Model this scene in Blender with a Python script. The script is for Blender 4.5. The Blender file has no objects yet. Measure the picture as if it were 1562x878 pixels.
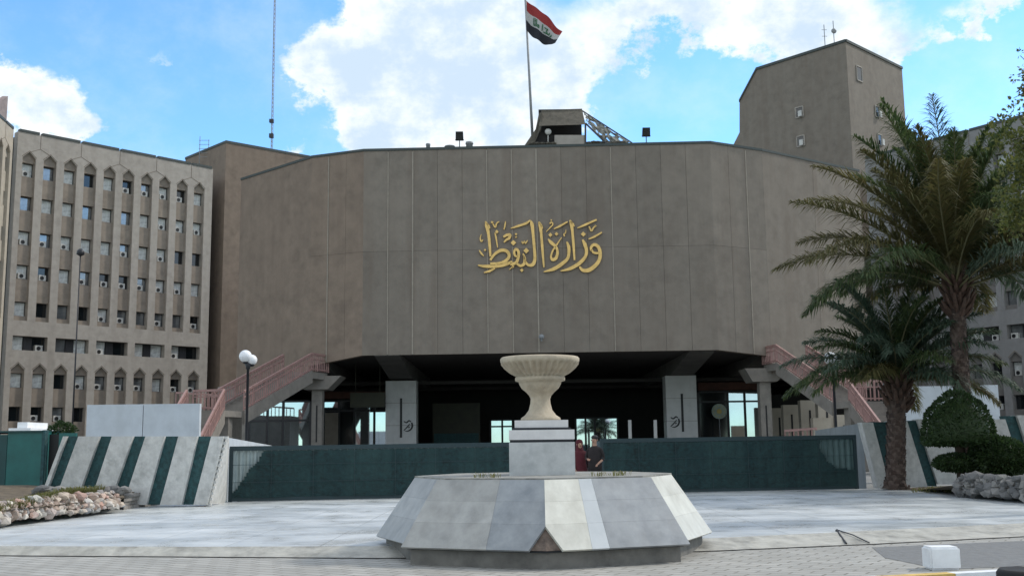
import bpy, bmesh, math, random
from mathutils import Vector, Matrix, noise as mnoise
R = math.radians
S = bpy.context.scene
COL = S.collection
rnd = random.Random(7)

# ------------------------------------------------------------------ camera
F = 1640.0
PITCH, ROLL = R(8.4), R(0.7)
CAM = Vector((0, 0, 1.6))
fw = Vector((0, math.cos(PITCH), math.sin(PITCH)))
up0 = Vector((0, -math.sin(PITCH), math.cos(PITCH)))
rt0 = Vector((1, 0, 0))
rt = rt0 * math.cos(ROLL) - up0 * math.sin(ROLL)
up = rt0 * math.sin(ROLL) + up0 * math.cos(ROLL)
cd = bpy.data.cameras.new('camera')
cam = bpy.data.objects.new('camera', cd); COL.objects.link(cam)
m = Matrix((rt, up, -fw)).transposed().to_4x4(); m.translation = CAM
cam.matrix_world = m
cd.sensor_width = 36; cd.sensor_fit = 'HORIZONTAL'
cd.lens = F / 1562 * 36
cd.clip_start = 0.1; cd.clip_end = 6000
S.camera = cam

def ray(px, py): return (px - 781) / F * rt + (439 - py) / F * up + fw
def at(px, py, Y):
    d = ray(px, py); return CAM + d * (Y / d.y)
def gz(px, py, z):
    d = ray(px, py); return CAM + d * ((z - CAM.z) / d.z)

# ------------------------------------------------------------------ light
SUN_EL, SUN_AZ = R(42), R(68)          # azimuth clockwise from +Y (the view direction)
sv = Vector((math.sin(SUN_AZ) * math.cos(SUN_EL), math.cos(SUN_AZ) * math.cos(SUN_EL), math.sin(SUN_EL)))
sl = bpy.data.lights.new('sun', 'SUN'); sl.energy = 2.2; sl.angle = R(5); sl.color = (1, .94, .85)
so = bpy.data.objects.new('sun', sl); COL.objects.link(so)
so.rotation_euler = (-sv).to_track_quat('-Z', 'Y').to_euler()
S.view_settings.view_transform = 'Standard'; S.view_settings.look = 'None'
S.view_settings.exposure = 0.06; S.view_settings.gamma = 1; S.view_settings.use_curve_mapping = False
S.cycles.max_bounces = 6; S.cycles.use_denoising = True
W = bpy.data.worlds.new('World'); S.world = W; W.use_nodes = True

def build_sky():
    nt = W.node_tree; N = nt.nodes; L = nt.links
    bg = N['Background']; bg.inputs['Strength'].default_value = 0.15
    def val(x): return x
    def mth(op, a, b=None, c=None, clamp=False):
        n = N.new('ShaderNodeMath'); n.operation = op; n.use_clamp = clamp
        for i, v in enumerate((a, b, c)):
            if v is None: continue
            if isinstance(v, (int, float)): n.inputs[i].default_value = v
            else: L.new(v, n.inputs[i])
        return n.outputs[0]
    sky = N.new('ShaderNodeTexSky'); sky.sky_type = 'NISHITA'; sky.sun_disc = False
    sky.sun_elevation = SUN_EL; sky.sun_rotation = SUN_AZ
    sky.air_density = 1.0; sky.dust_density = 0.15; sky.ozone_density = 2.0; sky.altitude = 0
    tint = N.new('ShaderNodeMix'); tint.data_type = 'RGBA'; tint.blend_type = 'MULTIPLY'
    tint.inputs[0].default_value = 1; L.new(sky.outputs[0], tint.inputs[6]); tint.inputs[7].default_value = SKY_TINT
    geo = N.new('ShaderNodeTexCoord')
    sep = N.new('ShaderNodeSeparateXYZ'); L.new(geo.outputs['Generated'], sep.inputs[0])
    x, y, z = sep.outputs
    # a warp so that cloud outlines billow
    def noise(scale, detail, rough, off=0.0):
        mp = N.new('ShaderNodeMapping'); mp.inputs['Scale'].default_value = (1, 1, 1.35)
        mp.inputs['Location'].default_value = (off, off * .7, off * .3)
        L.new(geo.outputs['Generated'], mp.inputs[0])
        n = N.new('ShaderNodeTexNoise'); n.inputs['Scale'].default_value = scale
        n.inputs['Detail'].default_value = detail; n.inputs['Roughness'].default_value = rough
        L.new(mp.outputs[0], n.inputs['Vector']); return n
    n1 = noise(15, 10, .66); n2 = noise(8, 9, .64, 3.1); nb = noise(3.2, 8, .6, 9.0); ns = noise(16, 7, .6, 5.0)
    az = mth('ARCTAN2', x, y); el = mth('ARCSINE', z)
    azw = mth('MULTIPLY_ADD', mth('SUBTRACT', n2.outputs[0], .5), .16, az)
    elw = mth('MULTIPLY_ADD', mth('SUBTRACT', n1.outputs[0], .5), .12, el)
    blobs = CLOUDS
    tot = None
    for (px, py, rx, ry, s) in blobs:
        d = ray(px, py).normalized(); a0 = math.atan2(d.x, d.y); e0 = math.asin(d.z)
        dx = mth('MULTIPLY', mth('SUBTRACT', azw, a0), F / rx); dy = mth('MULTIPLY', mth('SUBTRACT', elw, e0), F / ry)
        r2 = mth('ADD', mth('MULTIPLY', dx, dx), mth('MULTIPLY', dy, dy))
        g = mth('MULTIPLY', mth('POWER', 2.718, mth('MULTIPLY', r2, -1)), s)
        tot = g if tot is None else mth('ADD', tot, g)
    dens = mth('ADD', tot, mth('MULTIPLY', mth('SUBTRACT', n1.outputs[0], .5), 1.1))
    def smooth(v, lo, hi):
        n = N.new('ShaderNodeMapRange'); n.interpolation_type = 'SMOOTHSTEP'
        L.new(v, n.inputs[0]); n.inputs[1].default_value = lo; n.inputs[2].default_value = hi
        n.inputs[3].default_value = 0; n.inputs[4].default_value = 1; return n.outputs[0]
    front = smooth(dens, .27, .66)
    # unseen clouds away from this view; cover behind raised to neutralise the blue ambient light
    back = mth('MULTIPLY', smooth(nb.outputs[0], .36, .52), smooth(mth('MULTIPLY', y, -1), -.75, -.45))
    back = mth('MULTIPLY', back, smooth(z, .0, .08))
    over = mth('MULTIPLY', smooth(nb.outputs[0], .40, .56), smooth(z, .5, .62))
    cov = mth('MAXIMUM', mth('MAXIMUM', front, back), over)
    # thin veil
    veil = mth('MULTIPLY', smooth(n2.outputs[0], .40, .75), .22)
    cov = mth('MAXIMUM', cov, veil)
    shade = smooth(mth('ADD', mth('MULTIPLY', ns.outputs[0], 1.0), mth('MULTIPLY', dens, -.16)), .22, .52)
    cc = N.new('ShaderNodeMix'); cc.data_type = 'RGBA'; L.new(shade, cc.inputs[0])
    cc.inputs[6].default_value = CLOUD_LO; cc.inputs[7].default_value = CLOUD_HI
    mx = N.new('ShaderNodeMix'); mx.data_type = 'RGBA'; L.new(cov, mx.inputs[0])
    L.new(tint.outputs[2], mx.inputs[6]); L.new(cc.outputs[2], mx.inputs[7])
    L.new(mx.outputs[2], bg.inputs[0])
SKY_TINT = (1.05, 1.5, 1.8, 1)
CLOUD_LO = (4.3, 5.3, 6.4, 1); CLOUD_HI = (6.9, 7.2, 7.4, 1)
CLOUDS = [(740, 150, 150, 105, 1.1), (590, 70, 85, 75, .95), (515, 115, 60, 40, .75), (690, 20, 120, 60, .9), (865, 150, 60, 75, .8),
          (610, 190, 110, 55, .8), (540, 10, 35, 30, .5), (980, 25, 110, 45, .62), (1200, 20, 170, 60, .9), (1330, 75, 95, 32, .75),
          (40, 165, 75, 60, 1.1), (100, 195, 55, 42, .9), (5, 120, 40, 25, .5), (242, 95, 30, 22, .42), (440, 222, 26, 14, .5),
          (1510, 15, 55, 28, .7), (335, 100, 30, 20, .3), (930, 200, 25, 25, .4)]
build_sky()

# ------------------------------------------------------------------ materials
def mat(name, c, rough=.8, var=.12, scale=6.0, bump=0.0, metal=0.0, spec=.5, streak=None, c2=None, island=None, emit=None, tint_scale=.25, pvar=0):
    M = bpy.data.materials.new(name); M.use_nodes = True
    nt = M.node_tree; N = nt.nodes; L = nt.links; b = N['Principled BSDF']
    b.inputs['Roughness'].default_value = rough; b.inputs['Metallic'].default_value = metal
    b.inputs['Specular IOR Level'].default_value = spec
    tc = N.new('ShaderNodeTexCoord')
    def noi(sc, det=5, mapping=None):
        n = N.new('ShaderNodeTexNoise'); n.inputs['Scale'].default_value = sc; n.inputs['Detail'].default_value = det
        n.inputs['Roughness'].default_value = .65
        if mapping:
            mp = N.new('ShaderNodeMapping'); mp.inputs['Scale'].default_value = mapping
            L.new(tc.outputs['Object'], mp.inputs[0]); L.new(mp.outputs[0], n.inputs['Vector'])
        else: L.new(tc.outputs['Object'], n.inputs['Vector'])
        return n
    def mix(fac, a, bb, blend='MIX'):
        n = N.new('ShaderNodeMix'); n.data_type = 'RGBA'; n.blend_type = blend
        for i, v in ((0, fac), (6, a), (7, bb)):
            if isinstance(v, (int, float)): n.inputs[i].default_value = v
            elif isinstance(v, tuple): n.inputs[i].default_value = v if len(v) == 4 else (*v, 1)
            else: L.new(v, n.inputs[i])
        return n.outputs[2]
    def rng(v, lo, hi, a, bb):
        n = N.new('ShaderNodeMapRange'); L.new(v, n.inputs[0])
        for i, q in ((1, lo), (2, hi), (3, a), (4, bb)): n.inputs[i].default_value = q
        return n.outputs[0]
    n1 = noi(scale); n0 = noi(scale * tint_scale, 3)
    c2 = c2 or tuple(max(0, v * (1 - 2.2 * var)) for v in c)
    hi = tuple(min(1, v * (1 + .9 * var)) for v in c)
    if island:
        g = N.new('ShaderNodeNewGeometry'); rp = N.new('ShaderNodeValToRGB'); L.new(g.outputs['Random Per Island'], rp.inputs[0])
        rp.color_ramp.interpolation = 'LINEAR'
        while len(rp.color_ramp.elements) < len(island): rp.color_ramp.elements.new(.5)
        for i, cc in enumerate(island):
            rp.color_ramp.elements[i].position = i / (len(island) - 1); rp.color_ramp.elements[i].color = (*cc, 1)
        col = mix(rng(n1.outputs[0], .3, .7, 0, var * 2), rp.outputs[0], tuple(v * .4 for v in c))
    else:
        col = mix(rng(n1.outputs[0], .32, .68, 0, 1), c2, hi)
        col = mix(rng(n0.outputs[0], .35, .65, 0, .5), col, c)
    if streak:
        amt, sc, scol = streak[:3]
        n2 = noi(1.0, 5, (sc, sc, sc * .07)); n3 = noi(.25, 2)
        f = N.new('ShaderNodeMath'); f.operation = 'MULTIPLY'
        L.new(rng(n2.outputs[0], .42, .72, 0, amt), f.inputs[0]); L.new(rng(n3.outputs[0], .3, .65, .25, 1), f.inputs[1])
        col = mix(f.outputs[0], col, scol)
    if pvar:
        g = N.new('ShaderNodeNewGeometry'); col = mix(1.0, col, rng(g.outputs['Random Per Island'], 0, 1, 1 - pvar, 1 + pvar), 'MULTIPLY')
    L.new(col, b.inputs['Base Color'])
    if bump:
        bp = N.new('ShaderNodeBump'); bp.inputs['Strength'].default_value = bump; bp.inputs['Distance'].default_value = .05
        L.new(n1.outputs[0], bp.inputs['Height']); L.new(bp.outputs[0], b.inputs['Normal'])
    if emit:
        b.inputs['Emission Color'].default_value = (*emit[0], 1); b.inputs['Emission Strength'].default_value = emit[1]
    return M

M = {}
def deck_mat():
    Mx = bpy.data.materials.new('pale_deck_marble'); Mx.use_nodes = True
    nt = Mx.node_tree; N = nt.nodes; L = nt.links; b = N['Principled BSDF']
    tc = N.new('ShaderNodeTexCoord')
    br = N.new('ShaderNodeTexBrick'); L.new(tc.outputs['Object'], br.inputs['Vector']); br.offset = 0.0
    br.inputs['Scale'].default_value = 1; br.inputs['Brick Width'].default_value = 1.5; br.inputs['Row Height'].default_value = 1.5
    br.inputs['Mortar Size'].default_value = .012; br.inputs['Color1'].default_value = (.50, .525, .53, 1); br.inputs['Color2'].default_value = (.62, .64, .635, 1)
    br.inputs['Mortar'].default_value = (.34, .35, .34, 1)
    def noi(sc, mp=(1, 1, 1), det=8, off=0):
        m_ = N.new('ShaderNodeMapping'); m_.inputs['Scale'].default_value = mp; m_.inputs['Location'].default_value = (off, off, 0); L.new(tc.outputs['Object'], m_.inputs[0])
        n = N.new('ShaderNodeTexNoise'); n.inputs['Scale'].default_value = sc; n.inputs['Detail'].default_value = det; n.inputs['Roughness'].default_value = .68
        L.new(m_.outputs[0], n.inputs['Vector']); return n.outputs[0]
    def rng(v, lo, hi, a, bb):
        n = N.new('ShaderNodeMapRange'); L.new(v, n.inputs[0])
        for i, q in ((1, lo), (2, hi), (3, a), (4, bb)): n.inputs[i].default_value = q
        return n.outputs[0]
    def mix(f, a, c):
        n = N.new('ShaderNodeMix'); n.data_type = 'RGBA'; L.new(f, n.inputs[0]); L.new(a, n.inputs[6]); n.inputs[7].default_value = (*c, 1); return n.outputs[2]
    col = mix(rng(noi(.45, (.5, 1.0, 1)), .42, .62, 0, .75), br.outputs[0], (.33, .36, .37))
    col = mix(rng(noi(1.7, (.35, 1.3, 1), 8, 4.0), .52, .70, 0, .6), col, (.27, .29, .29))
    col = mix(rng(noi(6, (1, 1, 1), 6, 9.0), .60, .72, 0, .45), col, (.22, .22, .20))
    L.new(col, b.inputs['Base Color']); L.new(rng(noi(.9, (1, 1, 1), 6, 2.0), .35, .65, .22, .6), b.inputs['Roughness'])
    return Mx
M['concrete'] = mat('brown_concrete', (.205, .176, .145), .85, .10, 1.2, .15, streak=(.7, .9, (.145, .113, .088)), pvar=.10)
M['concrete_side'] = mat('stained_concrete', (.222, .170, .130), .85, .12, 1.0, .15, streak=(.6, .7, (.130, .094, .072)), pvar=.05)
M['sealant'] = mat('joint_sealant', (.285, .25, .205), .7, .1, 3)
M['groove'] = mat('joint_groove', (.178, .146, .116), .9, .1, 3)
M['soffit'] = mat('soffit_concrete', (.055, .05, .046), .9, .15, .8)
M['beam'] = mat('beam_concrete', (.12, .115, .105), .85, .15, 1.0)
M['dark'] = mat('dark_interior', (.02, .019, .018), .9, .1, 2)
M['pil'] = mat('pale_pilaster', (.37, .335, .295), .85, .10, 1.5, .1, streak=(.45, .8, (.18, .155, .13)))
M['tan'] = mat('tan_spandrel', (.27, .225, .182), .85, .12, 1.5, .1, streak=(.4, .8, (.15, .12, .09)))
M['pil_shaded'] = mat('shaded_pilaster', (.235, .228, .222), .85, .10, 1.5, .1, streak=(.45, .8, (.14, .135, .13)))  # pilaster colour greyed and darkened for the unlit right wing
M['tan_shaded'] = mat('shaded_spandrel', (.175, .162, .15), .85, .12, 1.5, .1)  # spandrel to match, the right wing's shade put into the colour
M['greywall'] = mat('blue_grey_wall', (.19, .215, .225), .8, .12, 1.5, .1, streak=(.4, 1.2, (.10, .115, .12)))
M['cream'] = mat('cream_render', (.42, .37, .30), .85, .08, 1.5, .1, streak=(.4, .8, (.30, .25, .19)))
M['coping'] = mat('dark_coping', (.05, .062, .06), .7, .1, 3)
M['glassdark'] = mat('dark_glass', (.012, .016, .018), .08, .1, 3, spec=.9)
M['blind'] = mat('pale_blind', (.72, .74, .72), .5, .25, 2.5)
M['skyglass'] = mat('sky_glass', (.40, .42, .43), .12, .3, .6, metal=.6)
M['mirror'] = mat('reflective_glass', (.56, .63, .67), .025, .06, .5, metal=.92)
M['frame'] = mat('dark_frame', (.03, .03, .033), .5, .1, 5)
M['acw'] = mat('aged_white_metal', (.52, .51, .48), .5, .12, 4)
M['black'] = mat('black_plastic', (.008, .008, .009), .5, .1, 5)
M['clad'] = mat('pillar_cladding', (.53, .53, .52), .5, .07, 1.5, streak=(.25, 1.5, (.28, .28, .27)))
M['gold'] = mat('gilt_letters', (.72, .47, .16), .38, .12, 3, metal=.55)
M['pink'] = mat('pink_paint', (.33, .195, .175), .6, .15, 4)
M['stairc'] = mat('stair_concrete', (.235, .215, .19), .85, .12, 2, .1, streak=(.4, 1.0, (.12, .1, .085)))
M['whitewall'] = mat('white_wall', (.52, .56, .60), .8, .08, 1.2, .05, streak=(.3, 1.2, (.36, .38, .38)))
M['ribwhite'] = mat('white_rib', (.56, .555, .53), .85, .14, 5, .4, streak=(.5, 4, (.30, .30, .28)))
M['ribgreen'] = mat('green_rib', (.022, .080, .085), .7, .3, 9, .4, streak=(.6, 3, (.008, .028, .030)))
M['booth'] = mat('green_booth_paint', (.012, .115, .105), .45, .15, 2)
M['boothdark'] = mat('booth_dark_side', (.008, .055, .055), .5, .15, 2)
M['corr'] = mat('corrugated_sheet', (.30, .36, .36), .5, .15, 2, streak=(.5, 3, (.14, .17, .16)))
M['corr_shaded'] = mat('shaded_sheet', (.085, .145, .145), .5, .2, 2, streak=(.5, 3, (.03, .06, .06)))  # corrugated sheet with the shade at the gate's right end put into its colour
M['net'] = mat('green_screen_fabric', (.007, .031, .033), .85, .35, 9, .6, streak=(.8, 2.5, (.022, .058, .056)), tint_scale=.12)
M['gframe'] = mat('gate_frame', (.008, .028, .034), .5, .1, 5)
M['marble_deck'] = deck_mat()
M['apron'] = mat('worn_concrete_edge', (.40, .39, .35), .9, .22, 3, .5, streak=None)
M['ground'] = mat('paved_ground', (.21, .21, .20), .9, .15, .8, .2)
M['asphalt'] = mat('grey_asphalt', (.17, .172, .17), .9, .12, 8, .3)
M['crack'] = mat('dark_gap', (.03, .028, .025), .95, .1, 5)
M['soil'] = mat('garden_soil', (.13, .10, .065), .95, .25, 4, .5)
M['rock'] = mat('garden_rock', (.4, .36, .32), .85, .3, 8, .4, island=[(.62, .52, .42), (.32, .22, .17), (.68, .64, .58), (.42, .31, .25), (.26, .27, .29), (.74, .68, .57), (.46, .26, .20), (.58, .56, .54)])
M['rockgrey'] = mat('grey_rock', (.3, .3, .3), .85, .3, 8, .4, island=[(.21, .20, .19), (.08, .08, .08), (.30, .285, .26), (.14, .13, .125)])
M['slabstone'] = mat('stacked_slab', (.26, .24, .22), .85, .25, 6, .3)
M['mg'] = mat('grey_marble', (.37, .365, .345), .42, .16, 3.2, c2=(.25, .25, .24), pvar=.10, streak=(.45, 3.5, (.20, .19, .17)))
M['mb'] = mat('blue_grey_marble', (.265, .277, .285), .4, .18, 3.5, c2=(.185, .20, .215), pvar=.10, streak=(.4, 3.5, (.16, .16, .16)))
M['mw'] = mat('white_marble', (.62, .61, .55), .42, .10, 2.8, c2=(.47, .46, .40), pvar=.09, streak=(.45, 4, (.33, .31, .26)))
M['mw2'] = mat('veined_marble', (.47, .49, .50), .4, .12, 2.2, c2=(.36, .39, .41))
M['mbase'] = mat('dark_base_stone', (.17, .16, .145), .8, .22, 3, .3)
M['mtop'] = mat('plinth_top', (.29, .285, .26), .95, .25, 5, .5)
M['mline'] = mat('dark_joint', (.012, .014, .02), .6, .1, 4)
M['raw'] = mat('broken_stone', (.14, .105, .085), .95, .3, 9, .8)
M['ped'] = mat('pedestal_marble', (.48, .485, .48), .4, .14, 3.5, c2=(.35, .36, .36), streak=(.4, 4, (.28, .275, .26)))
M['ped2'] = mat('pedestal_pale', (.66, .64, .63), .4, .06, 3)
M['urn'] = mat('cream_stone', (.47, .40, .30), .85, .12, 6, .35, streak=(.6, 7, (.25, .20, .14)))
M['leafd'] = mat('palm_leaf', (.05, .07, .03), .7, .25, 3, island=[(.050, .092, .030), (.085, .130, .042), (.125, .155, .055), (.042, .080, .032)])
M['leafo'] = mat('olive_frond', (.12, .115, .04), .7, .25, 3, island=[(.10, .105, .036), (.15, .14, .05), (.17, .135, .052)])
M['leafb'] = mat('blue_green_frond', (.06, .09, .07), .7, .25, 3, island=[(.066, .115, .070), (.10, .155, .098), (.15, .195, .135), (.048, .092, .052)])
M['rachis'] = mat('frond_stem', (.15, .14, .07), .6, .15, 3)
M['deadleaf'] = mat('dry_leaf_base', (.10, .058, .042), .8, .3, 6, .3)
M['trunk'] = mat('palm_trunk', (.115, .082, .066), .95, .35, 9, .8, island=[(.07, .042, .033), (.12, .08, .064), (.045, .028, .024), (.16, .115, .095)])
M['bush'] = mat('clipped_leaf', (.03, .06, .018), .6, .3, 4, island=[(.018, .040, .012), (.035, .070, .020), (.055, .095, .026), (.022, .048, .016)])
M['tree'] = mat('tree_leaf', (.06, .09, .02), .6, .3, 4, island=[(.075, .105, .020), (.15, .165, .030), (.21, .205, .045), (.055, .08, .018)])
M['bark'] = mat('bark', (.07, .05, .035), .95, .3, 10, .6)
M['grass'] = mat('dry_grass', (.2, .2, .06), .8, .3, 4, island=[(.16, .17, .045), (.24, .22, .08), (.11, .14, .035), (.30, .25, .11)])
M['globe'] = mat('white_globe', (.80, .80, .82), .25, .03, 4)
M['polem'] = mat('dark_pole', (.012, .013, .018), .5, .1, 4)
M['greym'] = mat('galvanised_steel', (.24, .25, .26), .45, .12, 4)
M['red'] = mat('flag_red', (.27, .022, .022), .8, .08, 4)
M['fwhite'] = mat('flag_white', (.42, .42, .41), .8, .05, 4)
M['fblack'] = mat('flag_black', (.012, .012, .018), .8, .05, 4)
M['fgreen'] = mat('flag_green', (.010, .10, .035), .8, .05, 4)
M['canvas'] = mat('brown_canvas', (.10, .088, .068), .9, .2, 3, .3)
M['camo'] = mat('camouflage_net', (.2, .2, .18), .9, .9, 2.6, .3, c2=(.025, .025, .022))
M['whitep'] = mat('white_paint', (.78, .79, .80), .6, .06, 4)
M['yellowp'] = mat('yellow_paint', (.62, .42, .12), .7, .15, 5)
M['maroon'] = mat('maroon_cloth', (.075, .008, .014), .9, .15, 6)
M['darkcloth'] = mat('dark_cloth', (.018, .013, .013), .9, .2, 6)
M['browncloth'] = mat('brown_cloth', (.085, .045, .035), .9, .2, 6)
M['skin'] = mat('skin', (.36, .20, .135), .6, .06, 8)
M['hair'] = mat('dark_hair', (.012, .009, .008), .6, .1, 8)
M['sign'] = mat('olive_board', (.028, .028, .012), .6, .2, 1.5)
M['redband'] = mat('red_brown_fascia', (.085, .030, .018), .7, .2, 2)
M['beige'] = mat('beige_door', (.30, .26, .215), .7, .1, 2)
M['medal'] = mat('emblem_disc', (.30, .36, .30), .5, .15, 4)
M['emgold'] = mat('emblem_gold', (.55, .42, .12), .5, .1, 4)
M['finwall'] = mat('pinkish_fin', (.27, .215, .2), .85, .12, 1.5)
M['rubber'] = mat('rubber', (.01, .01, .01), .8, .1, 4)

# ------------------------------------------------------------------ mesh helpers
def leafy(*names):
    for q in names:
        nt = M[q].node_tree; N = nt.nodes; L = nt.links; b = N['Principled BSDF']; out = N['Material Output']
        src = b.inputs['Base Color'].links[0].from_socket
        t = N.new('ShaderNodeBsdfTranslucent'); L.new(src, t.inputs[0]); mx = N.new('ShaderNodeMixShader'); mx.inputs[0].default_value = .38
        L.new(b.outputs[0], mx.inputs[1]); L.new(t.outputs[0], mx.inputs[2]); L.new(mx.outputs[0], out.inputs[0])
leafy('leafd', 'leafo', 'leafb', 'bush', 'tree', 'grass')
def new(): return bmesh.new()
def poly(bm, pts, mi=0):
    try:
        f = bm.faces.new([bm.verts.new(Vector(p)) for p in pts]); f.material_index = mi; return f
    except ValueError: return None
def prism(bm, pts, vec, mi=0):
    """closed solid: polygon pts swept by vec"""
    vec = Vector(vec); a = [bm.verts.new(Vector(p)) for p in pts]; b = [bm.verts.new(Vector(p) + vec) for p in pts]
    n = len(pts); fs = [bm.faces.new(a), bm.faces.new(b[::-1])]
    for i in range(n): fs.append(bm.faces.new((a[i], b[i], b[(i + 1) % n], a[(i + 1) % n])))
    for f in fs: f.material_index = mi
def box(bm, x0, x1, y0, y1, z0, z1, mi=0):
    prism(bm, [(x0, y0, z0), (x1, y0, z0), (x1, y1, z0), (x0, y1, z0)], (0, 0, z1 - z0), mi)
def tube(bm, pts, r, n=8, mi=0, cap=True):
    pts = [Vector(p) for p in pts]; rs = r if isinstance(r, (list, tuple)) else [r] * len(pts); rings = []
    for i, p in enumerate(pts):
        d = (pts[min(i + 1, len(pts) - 1)] - pts[max(i - 1, 0)])
        d = d.normalized() if d.length > 1e-9 else Vector((0, 0, 1))
        a = d.cross(Vector((0, 0, 1)) if abs(d.z) < .95 else Vector((1, 0, 0))).normalized(); b = d.cross(a)
        rings.append([bm.verts.new(p + (a * math.cos(k * 2 * math.pi / n) + b * math.sin(k * 2 * math.pi / n)) * rs[i]) for k in range(n)])
    for i in range(len(rings) - 1):
        for k in range(n):
            f = bm.faces.new((rings[i][k], rings[i][(k + 1) % n], rings[i + 1][(k + 1) % n], rings[i + 1][k])); f.material_index = mi; f.smooth = n > 6
    if cap:
        for q in (rings[0][::-1], rings[-1]):
            f = bm.faces.new(q); f.material_index = mi
def bar(bm, p, q, w, h=None, mi=0):
    """square bar between two points"""
    p, q = Vector(p), Vector(q); h = h or w; d = (q - p).normalized()
    a = d.cross(Vector((0, 0, 1)) if abs(d.z) < .95 else Vector((1, 0, 0))).normalized(); b = a.cross(d).normalized()
    prism(bm, [p + a * w / 2 + b * h / 2, p - a * w / 2 + b * h / 2, p - a * w / 2 - b * h / 2, p + a * w / 2 - b * h / 2], q - p, mi)
def lathe(bm, c, prof, n=32, mi=0, flute=None, smooth=True):
    c = Vector(c); rings = []
    for j, (r, z) in enumerate(prof):
        ring = []
        for k in range(n):
            a = k * 2 * math.pi / n; rr = r
            if flute and flute[0] <= j <= flute[1]: rr = r * (1 + flute[3] * math.cos(a * flute[2]))
            ring.append(bm.verts.new(c + Vector((rr * math.cos(a), rr * math.sin(a), z))))
        rings.append(ring)
    for i in range(len(rings) - 1):
        for k in range(n):
            f = bm.faces.new((rings[i][k], rings[i][(k + 1) % n], rings[i + 1][(k + 1) % n], rings[i + 1][k])); f.material_index = mi; f.smooth = smooth
    bm.faces.new(rings[0][::-1]).material_index = mi; bm.faces.new(rings[-1]).material_index = mi
def ball(bm, c, r, sx=1, sy=1, sz=1, sub=2, mi=0, wob=0, seed=0):
    res = bmesh.ops.create_icosphere(bm, subdivisions=sub, radius=r)
    off = Vector((seed * 1.7, seed * .9, seed * 2.3))
    for v in res['verts']:
        k = 1 + (mnoise.noise(v.co / r * 1.1 + off) * wob if wob else 0)
        v.co = Vector((v.co.x * sx * k, v.co.y * sy * k, v.co.z * sz * k)) + Vector(c)
    for f in {f for v in res['verts'] for f in v.link_faces}: f.material_index = mi; f.smooth = wob < .2
def finish(name, bm, mats, parent=None, origin=None, recalc=True):
    if origin is not None: bmesh.ops.translate(bm, verts=bm.verts, vec=-Vector(origin))
    if recalc: bmesh.ops.recalc_face_normals(bm, faces=bm.faces)
    me = bpy.data.meshes.new(name); bm.to_mesh(me); bm.free()
    for mm in (mats if isinstance(mats, (list, tuple)) else [mats]): me.materials.append(M[mm])
    o = bpy.data.objects.new(name, me); COL.objects.link(o)
    if parent is not None: o.parent = parent
    return o
ORG = {}
def tag(o, label, cat, group=None):
    o['label'] = label; o['category'] = cat
    if group: o['group'] = group
    return o
def thing(name, label, cat, loc=(0, 0, 0), rz=0, group=None):
    o = bpy.data.objects.new(name, None); COL.objects.link(o); o.location = loc; o.rotation_euler = (0, 0, rz)
    o.empty_display_size = .2; ORG[o.name] = Vector(loc)
    return tag(o, label, cat, group)
def part(name, bm, mats, root, recalc=True):
    """bm in world coordinates; root unrotated (or a part of such a root)"""
    r = root
    while r.parent: r = r.parent
    return finish(name, bm, mats, root, ORG[r.name], recalc)
def solo(name, bm, mats, loc, label, cat, group=None, recalc=True):
    o = finish(name, bm, mats, None, loc, recalc); o.location = loc; return tag(o, label, cat, group)
def struct(name, bm, mats):
    o = finish(name, bm, mats); o['kind'] = 'structure'; return o
def stuff(name, bm, mats, label, cat):
    o = finish(name, bm, mats, recalc=False); o['kind'] = 'stuff'; o['label'] = label; o['category'] = cat; return o

# ------------------------------------------------------------------ ground
bm = new(); poly(bm, [(-900, -300, -.02), (900, -300, -.02), (900, 2500, -.02), (-900, 2500, -.02)]); struct('ground', bm, 'ground')
# deck in front of the gate and its worn edge
edge_px = [(-260, 833), (0, 832), (300, 833), (580, 832), (830, 829), (1085, 820), (1320, 809), (1562, 797), (1850, 783)]
foot_px = [(-260, 847), (0, 846), (300, 848), (580, 850), (830, 848), (1085, 839), (1320, 829), (1562, 817), (1850, 802)]
edge = [gz(x, y, .13) for x, y in edge_px]
foot = [gz(x, y, .012) for x, y in foot_px]
bm = new()
back = [(22, 36.5, .13), (13, 35.8, .13), (-8.6, 31.6, .13), (-12, 30.6, .13), (-14.5, 26, .13), (-14, 18, .13)]
poly(bm, [tuple(p) for p in edge] + back); struct('deck_paving', bm, 'marble_deck')
bm = new()
for i in range(len(edge) - 1):
    a, b, c, d = edge[i], edge[i + 1], foot[i + 1], foot[i]
    seg = max(2, int((b - a).length / .25)); rows = 5
    grid = []
    for s in range(seg + 1):
        t = s / seg; col = []
        for r in range(rows):
            q = (a.lerp(b, t)).lerp(d.lerp(c, t), r / (rows - 1))
            j = mnoise.noise(q * 3.1) * .018 if 0 < r < rows - 1 else 0
            col.append(q + Vector((0, j, j)))
        grid.append(col)
    for s in range(seg):
        for r in range(rows - 1): poly(bm, [grid[s][r], grid[s + 1][r], grid[s + 1][r + 1], grid[s][r + 1]])
bmesh.ops.remove_doubles(bm, verts=bm.verts, dist=.001)
struct('deck_kerb', bm, 'apron')
bm = new()   # open gap along the foot of the edge
for i in range(len(foot) - 1):
    n = 14
    for s in range(n):
        a = foot[i].lerp(foot[i + 1], s / n); b = foot[i].lerp(foot[i + 1], (s + 1) / n)
        w = .03 + .05 * abs(mnoise.noise(a * 2.3)); w2 = .03 + .05 * abs(mnoise.noise(b * 2.3))
        poly(bm, [a + Vector((0, .02, 0)), b + Vector((0, .02, 0)), b + Vector((0, -w2, -.003)), a + Vector((0, -w, -.003))])
struct('kerb_gap', bm, 'crack')
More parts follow.
